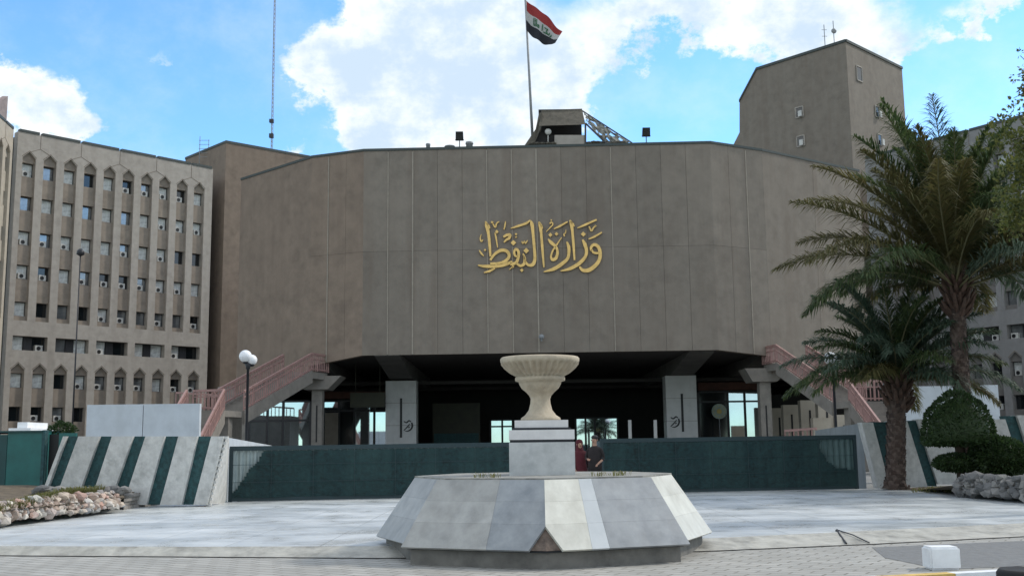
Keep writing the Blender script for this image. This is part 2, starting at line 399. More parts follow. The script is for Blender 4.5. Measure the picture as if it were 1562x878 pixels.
# block paving of the pavement in the foreground: real paver courses
def pavers():
    Mx = bpy.data.materials.new('block_pavers'); Mx.use_nodes = True
    nt = Mx.node_tree; N = nt.nodes; L = nt.links; b = N['Principled BSDF']; b.inputs['Roughness'].default_value = .9
    tc = N.new('ShaderNodeTexCoord'); mp = N.new('ShaderNodeMapping'); mp.inputs['Rotation'].default_value = (0, 0, R(32))
    L.new(tc.outputs['Object'], mp.inputs[0])
    br = N.new('ShaderNodeTexBrick'); L.new(mp.outputs[0], br.inputs['Vector'])
    br.inputs['Scale'].default_value = 1; br.inputs['Brick Width'].default_value = .42; br.inputs['Row Height'].default_value = .21
    br.inputs['Mortar Size'].default_value = .014; br.inputs['Color1'].default_value = (.32, .315, .29, 1); br.inputs['Color2'].default_value = (.40, .39, .36, 1)
    br.inputs['Mortar'].default_value = (.15, .14, .12, 1)
    no = N.new('ShaderNodeTexNoise'); no.inputs['Scale'].default_value = 1.3; no.inputs['Detail'].default_value = 7; L.new(tc.outputs['Object'], no.inputs['Vector'])
    mr = N.new('ShaderNodeMapRange'); L.new(no.outputs[0], mr.inputs[0]); mr.inputs[1].default_value = .35; mr.inputs[2].default_value = .7; mr.inputs[3].default_value = 0; mr.inputs[4].default_value = .55
    mx = N.new('ShaderNodeMix'); mx.data_type = 'RGBA'; L.new(mr.outputs[0], mx.inputs[0]); L.new(br.outputs[0], mx.inputs[6]); mx.inputs[7].default_value = (.24, .23, .205, 1)
    L.new(mx.outputs[2], b.inputs['Base Color'])
    bp = N.new('ShaderNodeBump'); bp.inputs['Strength'].default_value = .6; bp.inputs['Distance'].default_value = .01; L.new(br.outputs[1], bp.inputs['Height']); bp.invert = True
    L.new(bp.outputs[0], b.inputs['Normal']); M['pavers'] = Mx
pavers()
bm = new(); kx0, kx1 = gz(1335, 884, 0), gz(1562, 872, 0)
kd = (kx1 - kx0).normalized()
k_far, k_near = kx1 + kd * 30, kx0 - kd * 40
fo = [Vector((-60, 17.6, 0))] + [Vector((p.x, p.y, 0)) for p in foot] + [Vector((60, 45, 0))]
def kpt(x): return kx0 + kd * ((x - kx0.x) / kd.x)
for p, q in zip(fo[:-1], fo[1:]):
    a_, b_ = kpt(p.x), kpt(q.x)
    if p.y > a_.y and q.y > b_.y: poly(bm, [(a_.x, a_.y, 0), (b_.x, b_.y, 0), q, p])
struct('pavement', bm, 'pavers')
bm = new()   # smoother concrete patch at the right end of the pavement
pp = [gz(1330, 834, .004), gz(1562, 824, .004), gz(1900, 806, .004), gz(1900, 850, .004), gz(1562, 862, .004), gz(1440, 868, .004), gz(1350, 850, .004)]
poly(bm, pp); struct('pavement_patch', bm, 'asphalt')
# painted kerb at the road edge
bm = new(); nrm = Vector((kd.y, -kd.x, 0))
segs = int(40 / 1.0); c0 = kx0 - kd * 20
for i in range(segs):
    a = c0 + kd * i * 1.0; b = c0 + kd * (i * 1.0 + .992)
    prism(bm, [(a.x, a.y, -.14), (b.x, b.y, -.14), (b + nrm * .16).to_tuple()[:2] + (-.14,), (a + nrm * .16).to_tuple()[:2] + (-.14,)], (0, 0, .19), i % 2)
o = struct('kerb', bm, ['yellowp', 'whitep'])
bm = new(); kl, kr = kpt(-60), kpt(60); poly(bm, [(-60, kl.y - 30, -.012), (60, -20, -.012), (kr.x, kr.y, -.012), (kl.x, kl.y, -.012)]); struct('road', bm, 'asphalt')
# white painted concrete block on the pavement
q = gz(1444, 869, 0); q2 = gz(1420, 868, 0); q3 = gz(1468, 868, 0); w = (q3 - q2).length
bm = new(); box(bm, -w / 2, w / 2, 0, w * .8, 0, w * .74); bmesh.ops.bevel(bm, geom=bm.edges[:], offset=.025, segments=2, affect='EDGES')
o = finish('kerb_block', bm, 'whitep'); o.location = (q.x, q.y, 0); tag(o, 'white painted concrete block standing alone on the pavement at lower right', 'concrete block')
q = gz(1550, 893, -.01)
bm = new(); pr = [(.20, -.08), (.27, -.10), (.31, -.05), (.31, .05), (.27, .10), (.20, .08)]
lathe(bm, (0, 0, 0), [(.20, -.07), (.28, -.09), (.31, -.05), (.31, .05), (.28, .09), (.20, .07)], 28)
o = finish('old_tyre', bm, 'rubber'); o.location = (q.x + .1, q.y - .05, .09); tag(o, 'black tyre lying by the painted kerb at the lower right corner', 'tyre')
# broken metal bracket on the deck edge
a, b, c = gz(1277, 809, .14), gz(1291, 828, .03), gz(1326, 827, .03)
bm = new(); tube(bm, [a, b], .016, 6); tube(bm, [a + Vector((.02, 0, .01)), (a + c) / 2 + Vector((0, 0, .03)), c], .01, 6)
ball(bm, a, .035, sub=1)
solo('bent_bar', bm, 'frame', b, 'bent dark metal bar sticking out of the worn deck edge', 'metal bar')

# ------------------------------------------------------------------ ministry block
ZR = at(780, 222, 70).z                      # roof height
plan_px = [(368, 275), (476, 241), (555, 231), (1083, 219), (1162, 230.5), (1310, 262)]
PL = [gz(x, y, ZR) for x, y in plan_px]; PL = [Vector((p.x, p.y, 0)) for p in PL]
ZB = at(780, 537, 70).z
zb = [at(368, 598, PL[0].y).z, at(478, 558, PL[1].y).z, ZB, ZB, at(1175, 543, PL[4].y).z, at(1310, 590, PL[5].y).z]
ZJ = at(700, 378, 70).z
MB_ = thing('office_building', 'broad brown concrete block with gilt Arabic lettering over a dark open ground floor', 'building', (0, 78, 0))
def facet(i, npan, zlo0, zlo1, matn, joint=True):
    a, b = PL[i], PL[i + 1]; d = (b - a); n = Vector((-d.y, d.x, 0)).normalized()   # into the building
    w = new(); j = new()
    def pt(t, z, off): q = a.lerp(b, t) + n * off; return Vector((q.x, q.y, z))
    Lg = d.length; g = .007 / Lg
    for k in range(npan):
        t0 = k / npan + (g if k else 0); t1 = (k + 1) / npan - (g if k < npan - 1 else 0)
        zl0 = zlo0 + (zlo1 - zlo0) * t0; zl1 = zlo0 + (zlo1 - zlo0) * t1
        o = rnd.uniform(-.004, .004)
        rows = [(None, ZJ - .006), (ZJ + .006, ZR)] if joint else [(None, ZR)]
        for lo, hi in rows:
            q = [pt(t0, zl0 if lo is None else lo, o), pt(t1, zl1 if lo is None else lo, o), pt(t1, hi, o), pt(t0, hi, o)]
            prism(w, q, n * .16)
    part('wall_panels', w, matn, MB_)
    for k in range(1, npan):
        t = k / npan; zl = zlo0 + (zlo1 - zlo0) * t + .03
        hw = (.05 if rnd.random() < .45 else .035) / Lg
        if rnd.random() < .4: ws = new(); prism(ws, [pt(t - hw, zl, -.035), pt(t + hw, zl, -.035), pt(t + hw, ZR - .1, -.035), pt(t - hw, ZR - .1, -.035)], n * .03); part('joint_sealant', ws, 'sealant', MB_)
    bk = new(); prism(bk, [pt(0.005, zlo0 + .03, .165), pt(.995, zlo1 + .03, .165), pt(.995, ZR - .05, .165), pt(.005, ZR - .05, .165)], n * .5)
    part('backing_wall', bk, 'groove', MB_)
    cp = new(); prism(cp, [pt(-.003, ZR + .003, -.05), pt(1.003, ZR + .003, -.05), pt(1.003, ZR + .17, -.05), pt(-.003, ZR + .17, -.05)], n * .55)
    part('coping', cp, 'coping', MB_)
facet(0, 1, zb[0], zb[1] - 1.2, 'concrete_side', False)
facet(1, 3, zb[1], zb[2], 'concrete_side')
facet(2, 14, zb[2], zb[3], 'concrete')
facet(3, 3, zb[3], zb[4], 'concrete')
facet(4, 2, zb[4] - 1.2, zb[5], 'concrete', False)
bm = new()   # roof slab and ceiling slab
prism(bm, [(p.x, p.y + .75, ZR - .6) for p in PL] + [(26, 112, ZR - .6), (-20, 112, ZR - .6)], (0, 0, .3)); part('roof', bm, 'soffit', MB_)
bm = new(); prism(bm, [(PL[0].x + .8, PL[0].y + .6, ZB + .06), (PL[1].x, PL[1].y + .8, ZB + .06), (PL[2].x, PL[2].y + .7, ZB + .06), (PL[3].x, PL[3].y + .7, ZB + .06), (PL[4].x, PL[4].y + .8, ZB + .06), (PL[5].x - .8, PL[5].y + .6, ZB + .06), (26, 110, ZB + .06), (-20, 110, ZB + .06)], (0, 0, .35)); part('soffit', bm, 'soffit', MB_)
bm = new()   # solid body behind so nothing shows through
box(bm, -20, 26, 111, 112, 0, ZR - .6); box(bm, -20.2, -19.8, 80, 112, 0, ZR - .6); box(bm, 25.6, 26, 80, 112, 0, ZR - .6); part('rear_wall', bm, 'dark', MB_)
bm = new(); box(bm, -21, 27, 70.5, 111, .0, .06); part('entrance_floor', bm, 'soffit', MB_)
# beams under the overhang
def pxx(px, Y): return at(px, 600, Y).x
for px in (612, 1040):
    x = pxx(px, 80); bm = new(); prism(bm, [(x - .85, 71.0, ZB + .055), (x - .85, 71.0, ZB - .04), (x - .85, 79.5, ZB - 1.0), (x - .85, 104, ZB - 1.0), (x - .85, 104, ZB + .055)], (1.7, 0, 0)); part('beam', bm, 'beam', MB_)
for px in (480, 1172):
    x = pxx(px, 74); bm = new(); prism(bm, [(x - .6, 73.2, ZB + .055), (x - .6, 73.2, ZB - .1), (x - .6, 80, ZB - .9), (x - .6, 96, ZB - .9), (x - .6, 96, ZB + .055)], (1.2, 0, 0)); part('beam', bm, 'beam', MB_)
for yy in (84, 93):
    bm = new(); box(bm, -19, 25, yy, yy + .8, ZB - 1.2, ZB - .953); part('cross_beam', bm, 'soffit', MB_)
# clad pillars with slot and brushed sign
def strokes_mesh(bm, strokes, mp, nrm, depth, mi=0, wscale=1.0, base=.0):
    for st in strokes:
        P = [Vector((p[0], p[1])) for p in st]; Wd = [p[2] for p in st]
        if len(P) == 1:
            x, y = P[0]; s = Wd[0]
            q = [(x - s, y), (x, y - s), (x + s, y), (x, y + s)]
            prism(bm, [mp(*c) - nrm * base for c in q], -nrm * depth, mi); continue
        pts = []; ws = []
        for i in range(len(P) - 1):
            p0 = P[max(i - 1, 0)]; p1 = P[i]; p2 = P[i + 1]; p3 = P[min(i + 2, len(P) - 1)]
            for s in range(5):
                t = s / 5
                pts.append(.5 * ((2 * p1) + (p2 - p0) * t + (2 * p0 - 5 * p1 + 4 * p2 - p3) * t * t + (3 * p1 - p0 - 3 * p2 + p3) * t ** 3))
                ws.append(Wd[i] * (1 - t) + Wd[i + 1] * t)
        pts.append(P[-1]); ws.append(Wd[-1])
        Lp, Rp = [], []
        for i, p in enumerate(pts):
            d = pts[min(i + 1, len(pts) - 1)] - pts[max(i - 1, 0)]; d = d.normalized() if d.length else Vector((1, 0))
            nn = Vector((-d.y, d.x)) * ws[i] * wscale / 2; Lp.append(p + nn); Rp.append(p - nn)
        fr = [(bm.verts.new(mp(*a) - nrm * (base + depth)), bm.verts.new(mp(*b) - nrm * (base + depth))) for a, b in zip(Lp, Rp)]
        bk = [(bm.verts.new(mp(*a) - nrm * base), bm.verts.new(mp(*b) - nrm * base)) for a, b in zip(Lp, Rp)]
        fs = []
        for i in range(len(fr) - 1):
            fs += [bm.faces.new((fr[i][0], fr[i + 1][0], fr[i + 1][1], fr[i][1])), bm.faces.new((bk[i][0], bk[i][1], bk[i + 1][1], bk[i + 1][0])),
                   bm.faces.new((fr[i][0], bk[i][0], bk[i + 1][0], fr[i + 1][0])), bm.faces.new((fr[i][1], fr[i + 1][1], bk[i + 1][1], bk[i][1]))]
        fs += [bm.faces.new((fr[0][0], fr[0][1], bk[0][1], bk[0][0])), bm.faces.new((fr[-1][0], bk[-1][0], bk[-1][1], fr[-1][1]))]
        for f in fs: f.material_index = mi
def pillar(pl, pr, ptop, slot, emb):
    Y = 80; a, b = at(pl, 640, Y).x, at(pr, 640, Y).x; zt = at((pl + pr) / 2, ptop, Y).z
    bm = new(); c = new()
    nz = 4
    for k in range(nz):
        z0, z1 = zt * k / nz, zt * (k + 1) / nz - .025
        box(bm, a, b, Y, Y + 1.6, z0, z1)
    p = part('pillar', bm, 'clad', MB_)
    bm = new(); box(bm, a + .02, b - .02, Y + .02, Y + 1.55, 0, zt); part('pillar_core', bm, 'groove', p)
    bm = new(); box(bm, at(slot[0], 640, Y).x, at(slot[1], 640, Y).x, Y - .03, Y + .01, at(slot[0], slot[3], Y).z, at(slot[0], slot[2], Y).z); part('slot', bm, 'black', p)
    bm = new(); ox, oy = emb
    st = [[(0, 2, 1.2), (4, 4, 2), (8, 1, 2), (11, 3, 1.2)], [(12, 4, 2.2), (13, 9, 2.6), (11, 14, 2.4), (6, 17, 1.6), (2, 16.5, .8)],
          [(9, 6, 1.2), (5, 11, 1.8), (0, 16, 1.2)], [(7, 12, 1.6), (9, 10, 1.4)]]
    strokes_mesh(bm, st, lambda x, y: at(ox + x, oy + y, Y), Vector((0, 1, 0)), .04); part('brushed_mark', bm, 'black', p)
pillar(588, 635, 580, (610, 613.5, 607, 667), (616, 640))
pillar(1017, 1064, 572, (1039.5, 1043, 600, 658), (1023, 634))
# slim outer columns with slot
for (xl, xr, yt, Y) in ((475, 491, 594, 72.5), (1161, 1178, 582, 72.5)):
    a, b = at(xl, 640, Y).x, at(xr, 640, Y).x; zt = at(xl, yt, Y).z
    bm = new(); box(bm, a, b, Y, Y + .8, 0, zt); p = part('column', bm, 'stairc', MB_)
    bm = new(); xm = (a + b) / 2; box(bm, xm - .05, xm + .05, Y - .012, Y + .01, at(xl, 674, Y).z, at(xl, 618, Y).z); part('slot', bm, 'black', p)
    bm = new(); prism(bm, [(a - 1.0, Y - .3, zt + .9), (b + 1.3, Y - .3, zt + .9), (b + .4, Y - .3, zt + .003), (a - .5, Y - .3, zt + .003)], (0, 2.2, 0)); part('haunch', bm, 'stairc', MB_)
# glazing under the overhang
def glazed(Y, x0, x1, ytop, ybot, mull, trans, pane='mirror', dark=()):
    X = lambda px: at(px, 640, Y).x
    zt = at((x0 + x1) / 2, ytop, Y).z; zb_ = max(.08, at((x0 + x1) / 2, ybot, Y).z)
    bm = new(); xs = [x0] + list(mull) + [x1]
    for px in xs: box(bm, X(px) - .09, X(px) + .09, Y - .06, Y + .1, .06, zt)
    for py in list(trans) + [ytop]:
        z = at((x0 + x1) / 2, py, Y).z
        box(bm, X(x0) + .093, X(x1) - .093, Y - .05, Y + .09, z - .07, z + .07)
    fr = part('window_wall', bm, 'frame', MB_)
    for i in range(len(xs) - 1):
        bm = new(); box(bm, X(xs[i]) + .09, X(xs[i + 1]) - .09, Y, Y + .03, zb_, zt); part('pane', bm, 'glassdark' if i in dark else pane, fr)
glazed(77.5, 380, 474, 612, 690, (408, 432), (641,))
glazed(84.5, 493, 590, 611, 690, (517, 541, 571), (626,), dark=(1,))
glazed(97, 748, 782, 640, 690, (766,), (650,))
glazed(97, 878, 942, 637, 690, (893, 907), (), )
glazed(84.5, 1066, 1164, 597, 690, (1111, 1137), (612,), dark=(0,))
def slab(name, Y, x0, x1, y0, y1, m_, th=.2):
    bm = new(); a, b = at(x0, y1, Y), at(x1, y0, Y); box(bm, a.x, b.x, Y, Y + th, max(.07, a.z), b.z); return part(name, bm, m_, MB_)
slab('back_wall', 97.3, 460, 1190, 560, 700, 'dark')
slab('fascia', 84.2, 493, 590, 596, 608, 'redband'); slab('fascia', 84.2, 1065, 1165, 582, 595, 'redband')
slab('door', 84.2, 495, 516, 629, 684, 'beige', .06)
slab('interior_panel', 90, 660, 732, 614, 676, 'sign'); slab('interior_panel', 89.9, 662, 730, 660, 682, 'ribgreen', .05)
for px in (962, 1001):
    bm = new(); a = at(px, 690, 76); zt = at(px, 640, 76).z; box(bm, a.x - .11, a.x + .11, 76, 76.22, .06, zt)
    p0 = solo('bollard', bm, 'clad', (a.x, 76, .06), 'slim pale post in the dark entrance, %s of the two' % ('left' if px == 962 else 'right, beside the pillar'), 'post', 'pale posts in the entrance')
# hanging board
bm = new(); a, b = at(534, 621, 79), at(587, 598, 79); box(bm, a.x, b.x, 79, 79.15, a.z, b.z)
for t in (.15, .85): bar(bm, (a.x + (b.x - a.x) * t, 79.07, b.z), (a.x + (b.x - a.x) * t, 79.07, ZB + .05), .05)
solo('hanging_board', bm, 'sign', (a.x, 79, a.z), 'dark olive board hanging under the overhang left of the pale pillar', 'board')
# round emblem on a stand behind the right glass
c = at(1097, 627, 83); bm = new()
t = thing('emblem_stand', 'round pale emblem on a thin stand by the right entrance glass', 'emblem', (c.x, 83, .06))
bm = new()
bmesh.ops.create_cone(bm, cap_ends=True, segments=32, radius1=.58, radius2=.58, depth=.06, matrix=Matrix.Translation(c) @ Matrix.Rotation(R(90), 4, 'X')); part('disc', bm, 'medal', t)
bm = new()
bmesh.ops.create_cone(bm, cap_ends=True, segments=6, radius1=.22, radius2=.17, depth=.05, matrix=Matrix.Translation(c + Vector((0, -.05, 0))) @ Matrix.Rotation(R(90), 4, 'X'))
for k in range(12):
    an = k * math.pi / 6; box(bm, c.x + .42 * math.cos(an) - .035, c.x + .42 * math.cos(an) + .035, c.y - .06, c.y - .028, c.z + .42 * math.sin(an) - .035, c.z + .42 * math.sin(an) + .035)
part('emblem', bm, 'emgold', t)
bm = new(); tube(bm, [(c.x, c.y + .05, .06), (c.x, c.y + .05, c.z)], .04); lathe(bm, (c.x, c.y + .05, .06), [(.35, 0), (.35, .04), (.05, .08)], 16); part('stand', bm, 'greym', t)
# pilasters of the ground floor to the right
for k, (px, Y, w, yt) in enumerate(((1189, 82, .55, 622), (1208, 80, .6, 617), (1236, 77, .65, 610), (1262, 75, .6, 612), (1287, 73, .5, 632))):
    a = at(px, 640, Y); zt = at(px, yt, Y).z; bm = new(); box(bm, a.x - w, a.x + w, Y, Y + .7, 0, zt); p = part('pilaster', bm, 'cream', MB_)
    bm = new(); box(bm, a.x - .07, a.x + .07, Y - .015, Y + .01, 1.2, zt - .7); part('slot', bm, 'black', p)
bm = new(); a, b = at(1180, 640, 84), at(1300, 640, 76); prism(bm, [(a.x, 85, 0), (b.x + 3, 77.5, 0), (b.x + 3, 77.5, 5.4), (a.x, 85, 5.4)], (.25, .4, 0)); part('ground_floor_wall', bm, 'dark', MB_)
bm = new(); a, b = at(1240, 640, 71), at(1268, 640, 71); box(bm, a.x, b.x, 71, 71.6, 0, at(1254, 637, 71).z); part('planter_wall', bm, 'cream', MB_)
# left ground-floor wall below the stair
bm = new(); a, b = at(325, 640, 79), at(383, 640, 78); prism(bm, [(a.x, 80, 0), (b.x, 78.2, 0), (b.x, 78.2, zb[0] + .5), (a.x, 80, zb[0] + .5)], (.1, .4, 0)); part('ground_floor_wall', bm, 'stairc', MB_)
# gilt lettering
A2, B2 = PL[2], PL[3]; dn = (B2 - A2); NF = Vector((-dn.y, dn.x, 0)).normalized()
def face_pt(zx, zy):
    px, py = 700 + zx / 6.248, 310 + zy / 6.248
    d = ray(px, py); tt = ((A2 - CAM).dot(NF)) / d.dot(NF); return CAM + d * tt
LET = {
 'waw': [[(1262, 455, 18), (1258, 425, 24), (1285, 398, 28), (1325, 415, 30), (1345, 470, 32), (1338, 540, 32), (1295, 600, 36), (1235, 640, 38), (1180, 640, 30), (1148, 605, 14)],
         [(1262, 440, 16), (1280, 470, 20), (1312, 478, 20), (1344, 476, 16)]],
 'zay': [[(1185, 298, 24)], [(1178, 350, 14), (1200, 395, 34), (1215, 450, 30), (1205, 510, 28), (1150, 572, 34), (1060, 625, 30), (968, 648, 8)]],
 'alef': [[(1056, 165, 10), (1072, 200, 34), (1082, 280, 24), (1092, 400, 24), (1102, 545, 16)], [(1060, 175, 8), (1085, 200, 20), (1100, 225, 8)]],
 'ra': [[(1028, 370, 12), (1045, 415, 30), (1048, 470, 28), (1035, 530, 28), (975, 585, 34), (900, 630, 32), (808, 655, 8)]],
 'ta_marbuta': [[(872, 305, 20)], [(930, 296, 18)], [(850, 345, 10), (880, 378, 32), (925, 420, 24), (940, 470, 24), (925, 525, 30), (892, 540, 28), (878, 510, 18), (895, 455, 16), (935, 395, 14), (978, 330, 8)]],
 'tall_alef': [[(762, 180, 8), (775, 215, 34), (785, 300, 24), (797, 450, 24), (810, 612, 14)], [(765, 190, 8), (785, 215, 20), (798, 245, 8)]],
 'lam': [[(684, 170, 8), (697, 205, 34), (708, 300, 26), (718, 420, 26), (725, 530, 28), (705, 585, 34), (665, 592, 24), (635, 560, 20), (618, 500, 12)]],
 'nun': [[(642, 455, 27)], [(612, 480, 10), (628, 530, 26), (622, 580, 28), (585, 598, 24), (545, 570, 20)]],
 'fa': [[(520, 380, 26)], [(560, 512, 16), (535, 500, 20), (528, 462, 22), (548, 440, 24), (570, 470, 26), (566, 520, 26), (545, 570, 28), (490, 582, 26)]],
 'ta': [[(255, 175, 8), (268, 220, 36), (284, 300, 26), (294, 400, 26), (302, 510, 18)], [(255, 190, 8), (282, 215, 20), (298, 245, 8)],
        [(300, 545, 20), (340, 490, 24), (400, 452, 30), (455, 458, 30), (480, 500, 28), (455, 545, 30), (390, 575, 28), (300, 580, 26)],
        [(182, 592, 8), (240, 602, 26), (330, 602, 34), (430, 588, 34), (510, 560, 22)]],
 'vowel_marks': [[(1128, 240, 8), (1200, 210, 20), (1312, 160, 16)], [(1235, 345, 8), (1290, 322, 20), (1362, 280, 12)],
        [(1240, 225, 12), (1262, 265, 18), (1280, 240, 14), (1305, 212, 12)], [(1300, 220, 12)],
        [(905, 248, 8), (960, 222, 20), (1035, 180, 12)], [(1008, 318, 14), (1000, 300, 12), (1016, 285, 10), (1020, 255, 6)],
        [(880, 165, 9)], [(865, 200, 12), (882, 185, 14), (895, 205, 12), (870, 235, 10), (832, 275, 6)],
        [(495, 243, 8), (560, 222, 20), (640, 195, 22), (682, 165, 12)],
        [(425, 325, 18), (455, 308, 26), (488, 305, 26), (480, 335, 24), (455, 350, 22), (430, 375, 10)],
        [(545, 298, 12)], [(545, 325, 10)], [(600, 365, 10), (610, 385, 12), (625, 365, 10), (635, 385, 12), (655, 355, 8)],
        [(318, 185, 14)], [(325, 200, 10), (348, 230, 18), (362, 195, 12), (385, 178, 10)], [(445, 175, 6), (440, 215, 14), (430, 255, 8)],
        [(362, 275, 18)], [(345, 285, 10), (355, 330, 16), (370, 425, 8)], [(215, 300, 6), (205, 335, 10), (215, 365, 16), (232, 350, 6)],
        [(195, 450, 8), (215, 480, 18), (238, 505, 8)], [(250, 448, 12)], [(240, 662, 8), (290, 650, 22), (345, 622, 14)], [(515, 605, 15)], [(600, 640, 18)],
        [(480, 635, 6), (515, 605, 10)]],
}
sg = thing('lettering', 'gilt Arabic lettering spelling the ministry of oil on the brown facade', 'sign', tuple(face_pt(780, 420)))
for nm, st in LET.items():
    if nm == 'vowel_marks':
        for q in st: bm = new(); strokes_mesh(bm, [q], face_pt, NF, .13, base=.03); part('vowel_mark', bm, 'gold', sg)
    else: bm = new(); strokes_mesh(bm, st, face_pt, NF, .13, base=.03); part('letter', bm, 'gold', sg)

# ------------------------------------------------------------------ stairs with pink railings
def stair(label, side, T, B, width, B2, rail_label):
    """side -1 left, +1 right. T top landing edge, B mid landing, B2 foot of lower flight"""
    T, B, B2 = Vector(T), Vector(B), Vector(B2)
    root = thing('outdoor_staircase', label, 'staircase', (B.x, B.y, 0), group='outdoor staircases beside the entrance')
    def flight(a, b, w, perp):
        d = Vector((b.x - a.x, b.y - a.y, 0)); n = max(6, int(round((a.z - b.z) / .17))); bm = new()
        for k in range(n):
            p = a + d * (k / n); q = a + d * ((k + 1) / n); z = a.z - (a.z - b.z) * (k + 1) / n
            prism(bm, [(p.x, p.y, z - .30), (q.x, q.y, z - .30), (q + perp * w).to_tuple()[:2] + (z - .30,), (p + perp * w).to_tuple()[:2] + (z - .30,)], (0, 0, .30))
        part('steps', bm, 'stairc', root)
        bm = new()
        for off in (0, w):
            o = perp * off; o2 = perp * (off + (-.15 if off == 0 else .15))
            pts = [a + o + Vector((0, 0, .05)), b + o + Vector((0, 0, .05)), b + o + Vector((0, 0, -.75)), a + o + Vector((0, 0, -.75))]
            prism(bm, pts, o2 - o)
        part('stringer', bm, 'stairc', root)
        for off in (-.07, w + .07): railing(a + perp * off, b + perp * off)
    def railing(a, b, h=1.15, sp=.24):
        L = (b - a).length; n = max(3, int(L / sp)); u = Vector((0, 0, 1)); bm = new()
        bar(bm, a + u * h, b + u * h, .11, .14); bar(bm, a + u * (h - .34), b + u * (h - .34), .05, .07)
        r = part('railing', bm, 'pink', root)
        bm = new(); bar(bm, a + u * .16, b + u * .16, .06, .08)
        for k in range(n + 1):
            p = a.lerp(b, k / n); wd = .055 if k % 6 else .1
            bar(bm, p + u * .04, p + u * (h - .02), wd)
        part('balusters', bm, 'pink', r)
    d1 = Vector((B.x - T.x, B.y - T.y, 0)).normalized(); perp = Vector((d1.y, -d1.x, 0)) * (1 if side < 0 else -1)
    flight(T, B, width, perp)
    # mid landing
    e = B + d1 * 2.0
    d2 = Vector((B2.x - B.x, B2.y - B.y, 0)).normalized()
    bm = new(); prism(bm, [B + Vector((0, 0, -.35)), e + Vector((0, 0, -.35)), e + perp * width + Vector((0, 0, -.35)), B + perp * width + Vector((0, 0, -.35))], (0, 0, .35))
    part('landing', bm, 'stairc', root)
    bm = new(); q = B + d1 * .4 + perp * (width * .2); q2 = B + d1 * 1.8 + perp * (width * .8); box(bm, min(q.x, q2.x), max(q.x, q2.x), min(q.y, q2.y), max(q.y, q2.y), 0, B.z - .35); part('support_wall', bm, 'stairc', root)
    # top landing back to the facade
    t2 = T - d1 * 2.2
    bm = new(); prism(bm, [T + Vector((0, 0, -.45)), t2 + Vector((0, 0, -.45)), t2 + perp * width + Vector((0, 0, -.45)), T + perp * width + Vector((0, 0, -.45))], (0, 0, .45)); part('landing', bm, 'stairc', root)
    railing(t2 - perp * .07, T - perp * .07)
    railing(e, e + perp * width)
    # lower flight towards the viewer
    p2 = Vector((d2.y, -d2.x, 0)) * (1 if side < 0 else -1)
    s = B2 - d2 * (B2 - e).to_2d().length
    a0 = Vector((e.x, e.y, B.z)); b0 = Vector((B2.x, B2.y, B2.z))
    flight(a0, b0, width, p2)
    return root
lt, lb, lf = at(474, 566, 70.5), at(370, 627, 63.2), Vector((-15.95, 53.6, .1))
stair('concrete staircase with pink railings climbing to the left end of the facade', -1, lt, lb, 2.0, (lf.x, lf.y, .3), '')
rt_, rb_, rf_ = at(1186, 553, 70.5), at(1272, 614, 63.2), Vector((18.95, 53.6, .1))
stair('concrete staircase with pink railings behind the palms at the right end of the facade', 1, rt_, rb_, 2.0, (rf_.x, rf_.y, .3), '')
def short_rail(label, a, b, h):
    bm = new(); a, b = Vector(a), Vector(b); u = Vector((0, 0, 1))
    bar(bm, a + u * h, b + u * h, .1, .12); bar(bm, a + u * .15, b + u * .15, .06, .08); n = int((b - a).length / .3)
    for k in range(n + 1): p = a.lerp(b, k / n); bar(bm, p, p + u * h, .06)
    solo('railing', bm, 'pink', a, label, 'railing')
a, b = at(268, 622, 67), at(332, 626, 66)
short_rail('level pink railing beyond the white panel, left of the left staircase', a, b, .95)
bm = new(); box(bm, a.x - 2, b.x + .5, 66.4, 70, 0, a.z); solo('terrace_wall', bm, 'stairc', (a.x, 68, 0), 'low concrete terrace under the level pink railing', 'wall')
a, b = at(1198, 672, 60), at(1246, 669, 58)
short_rail('short pink railing above the dark green gate under the right staircase', a, b, .55)

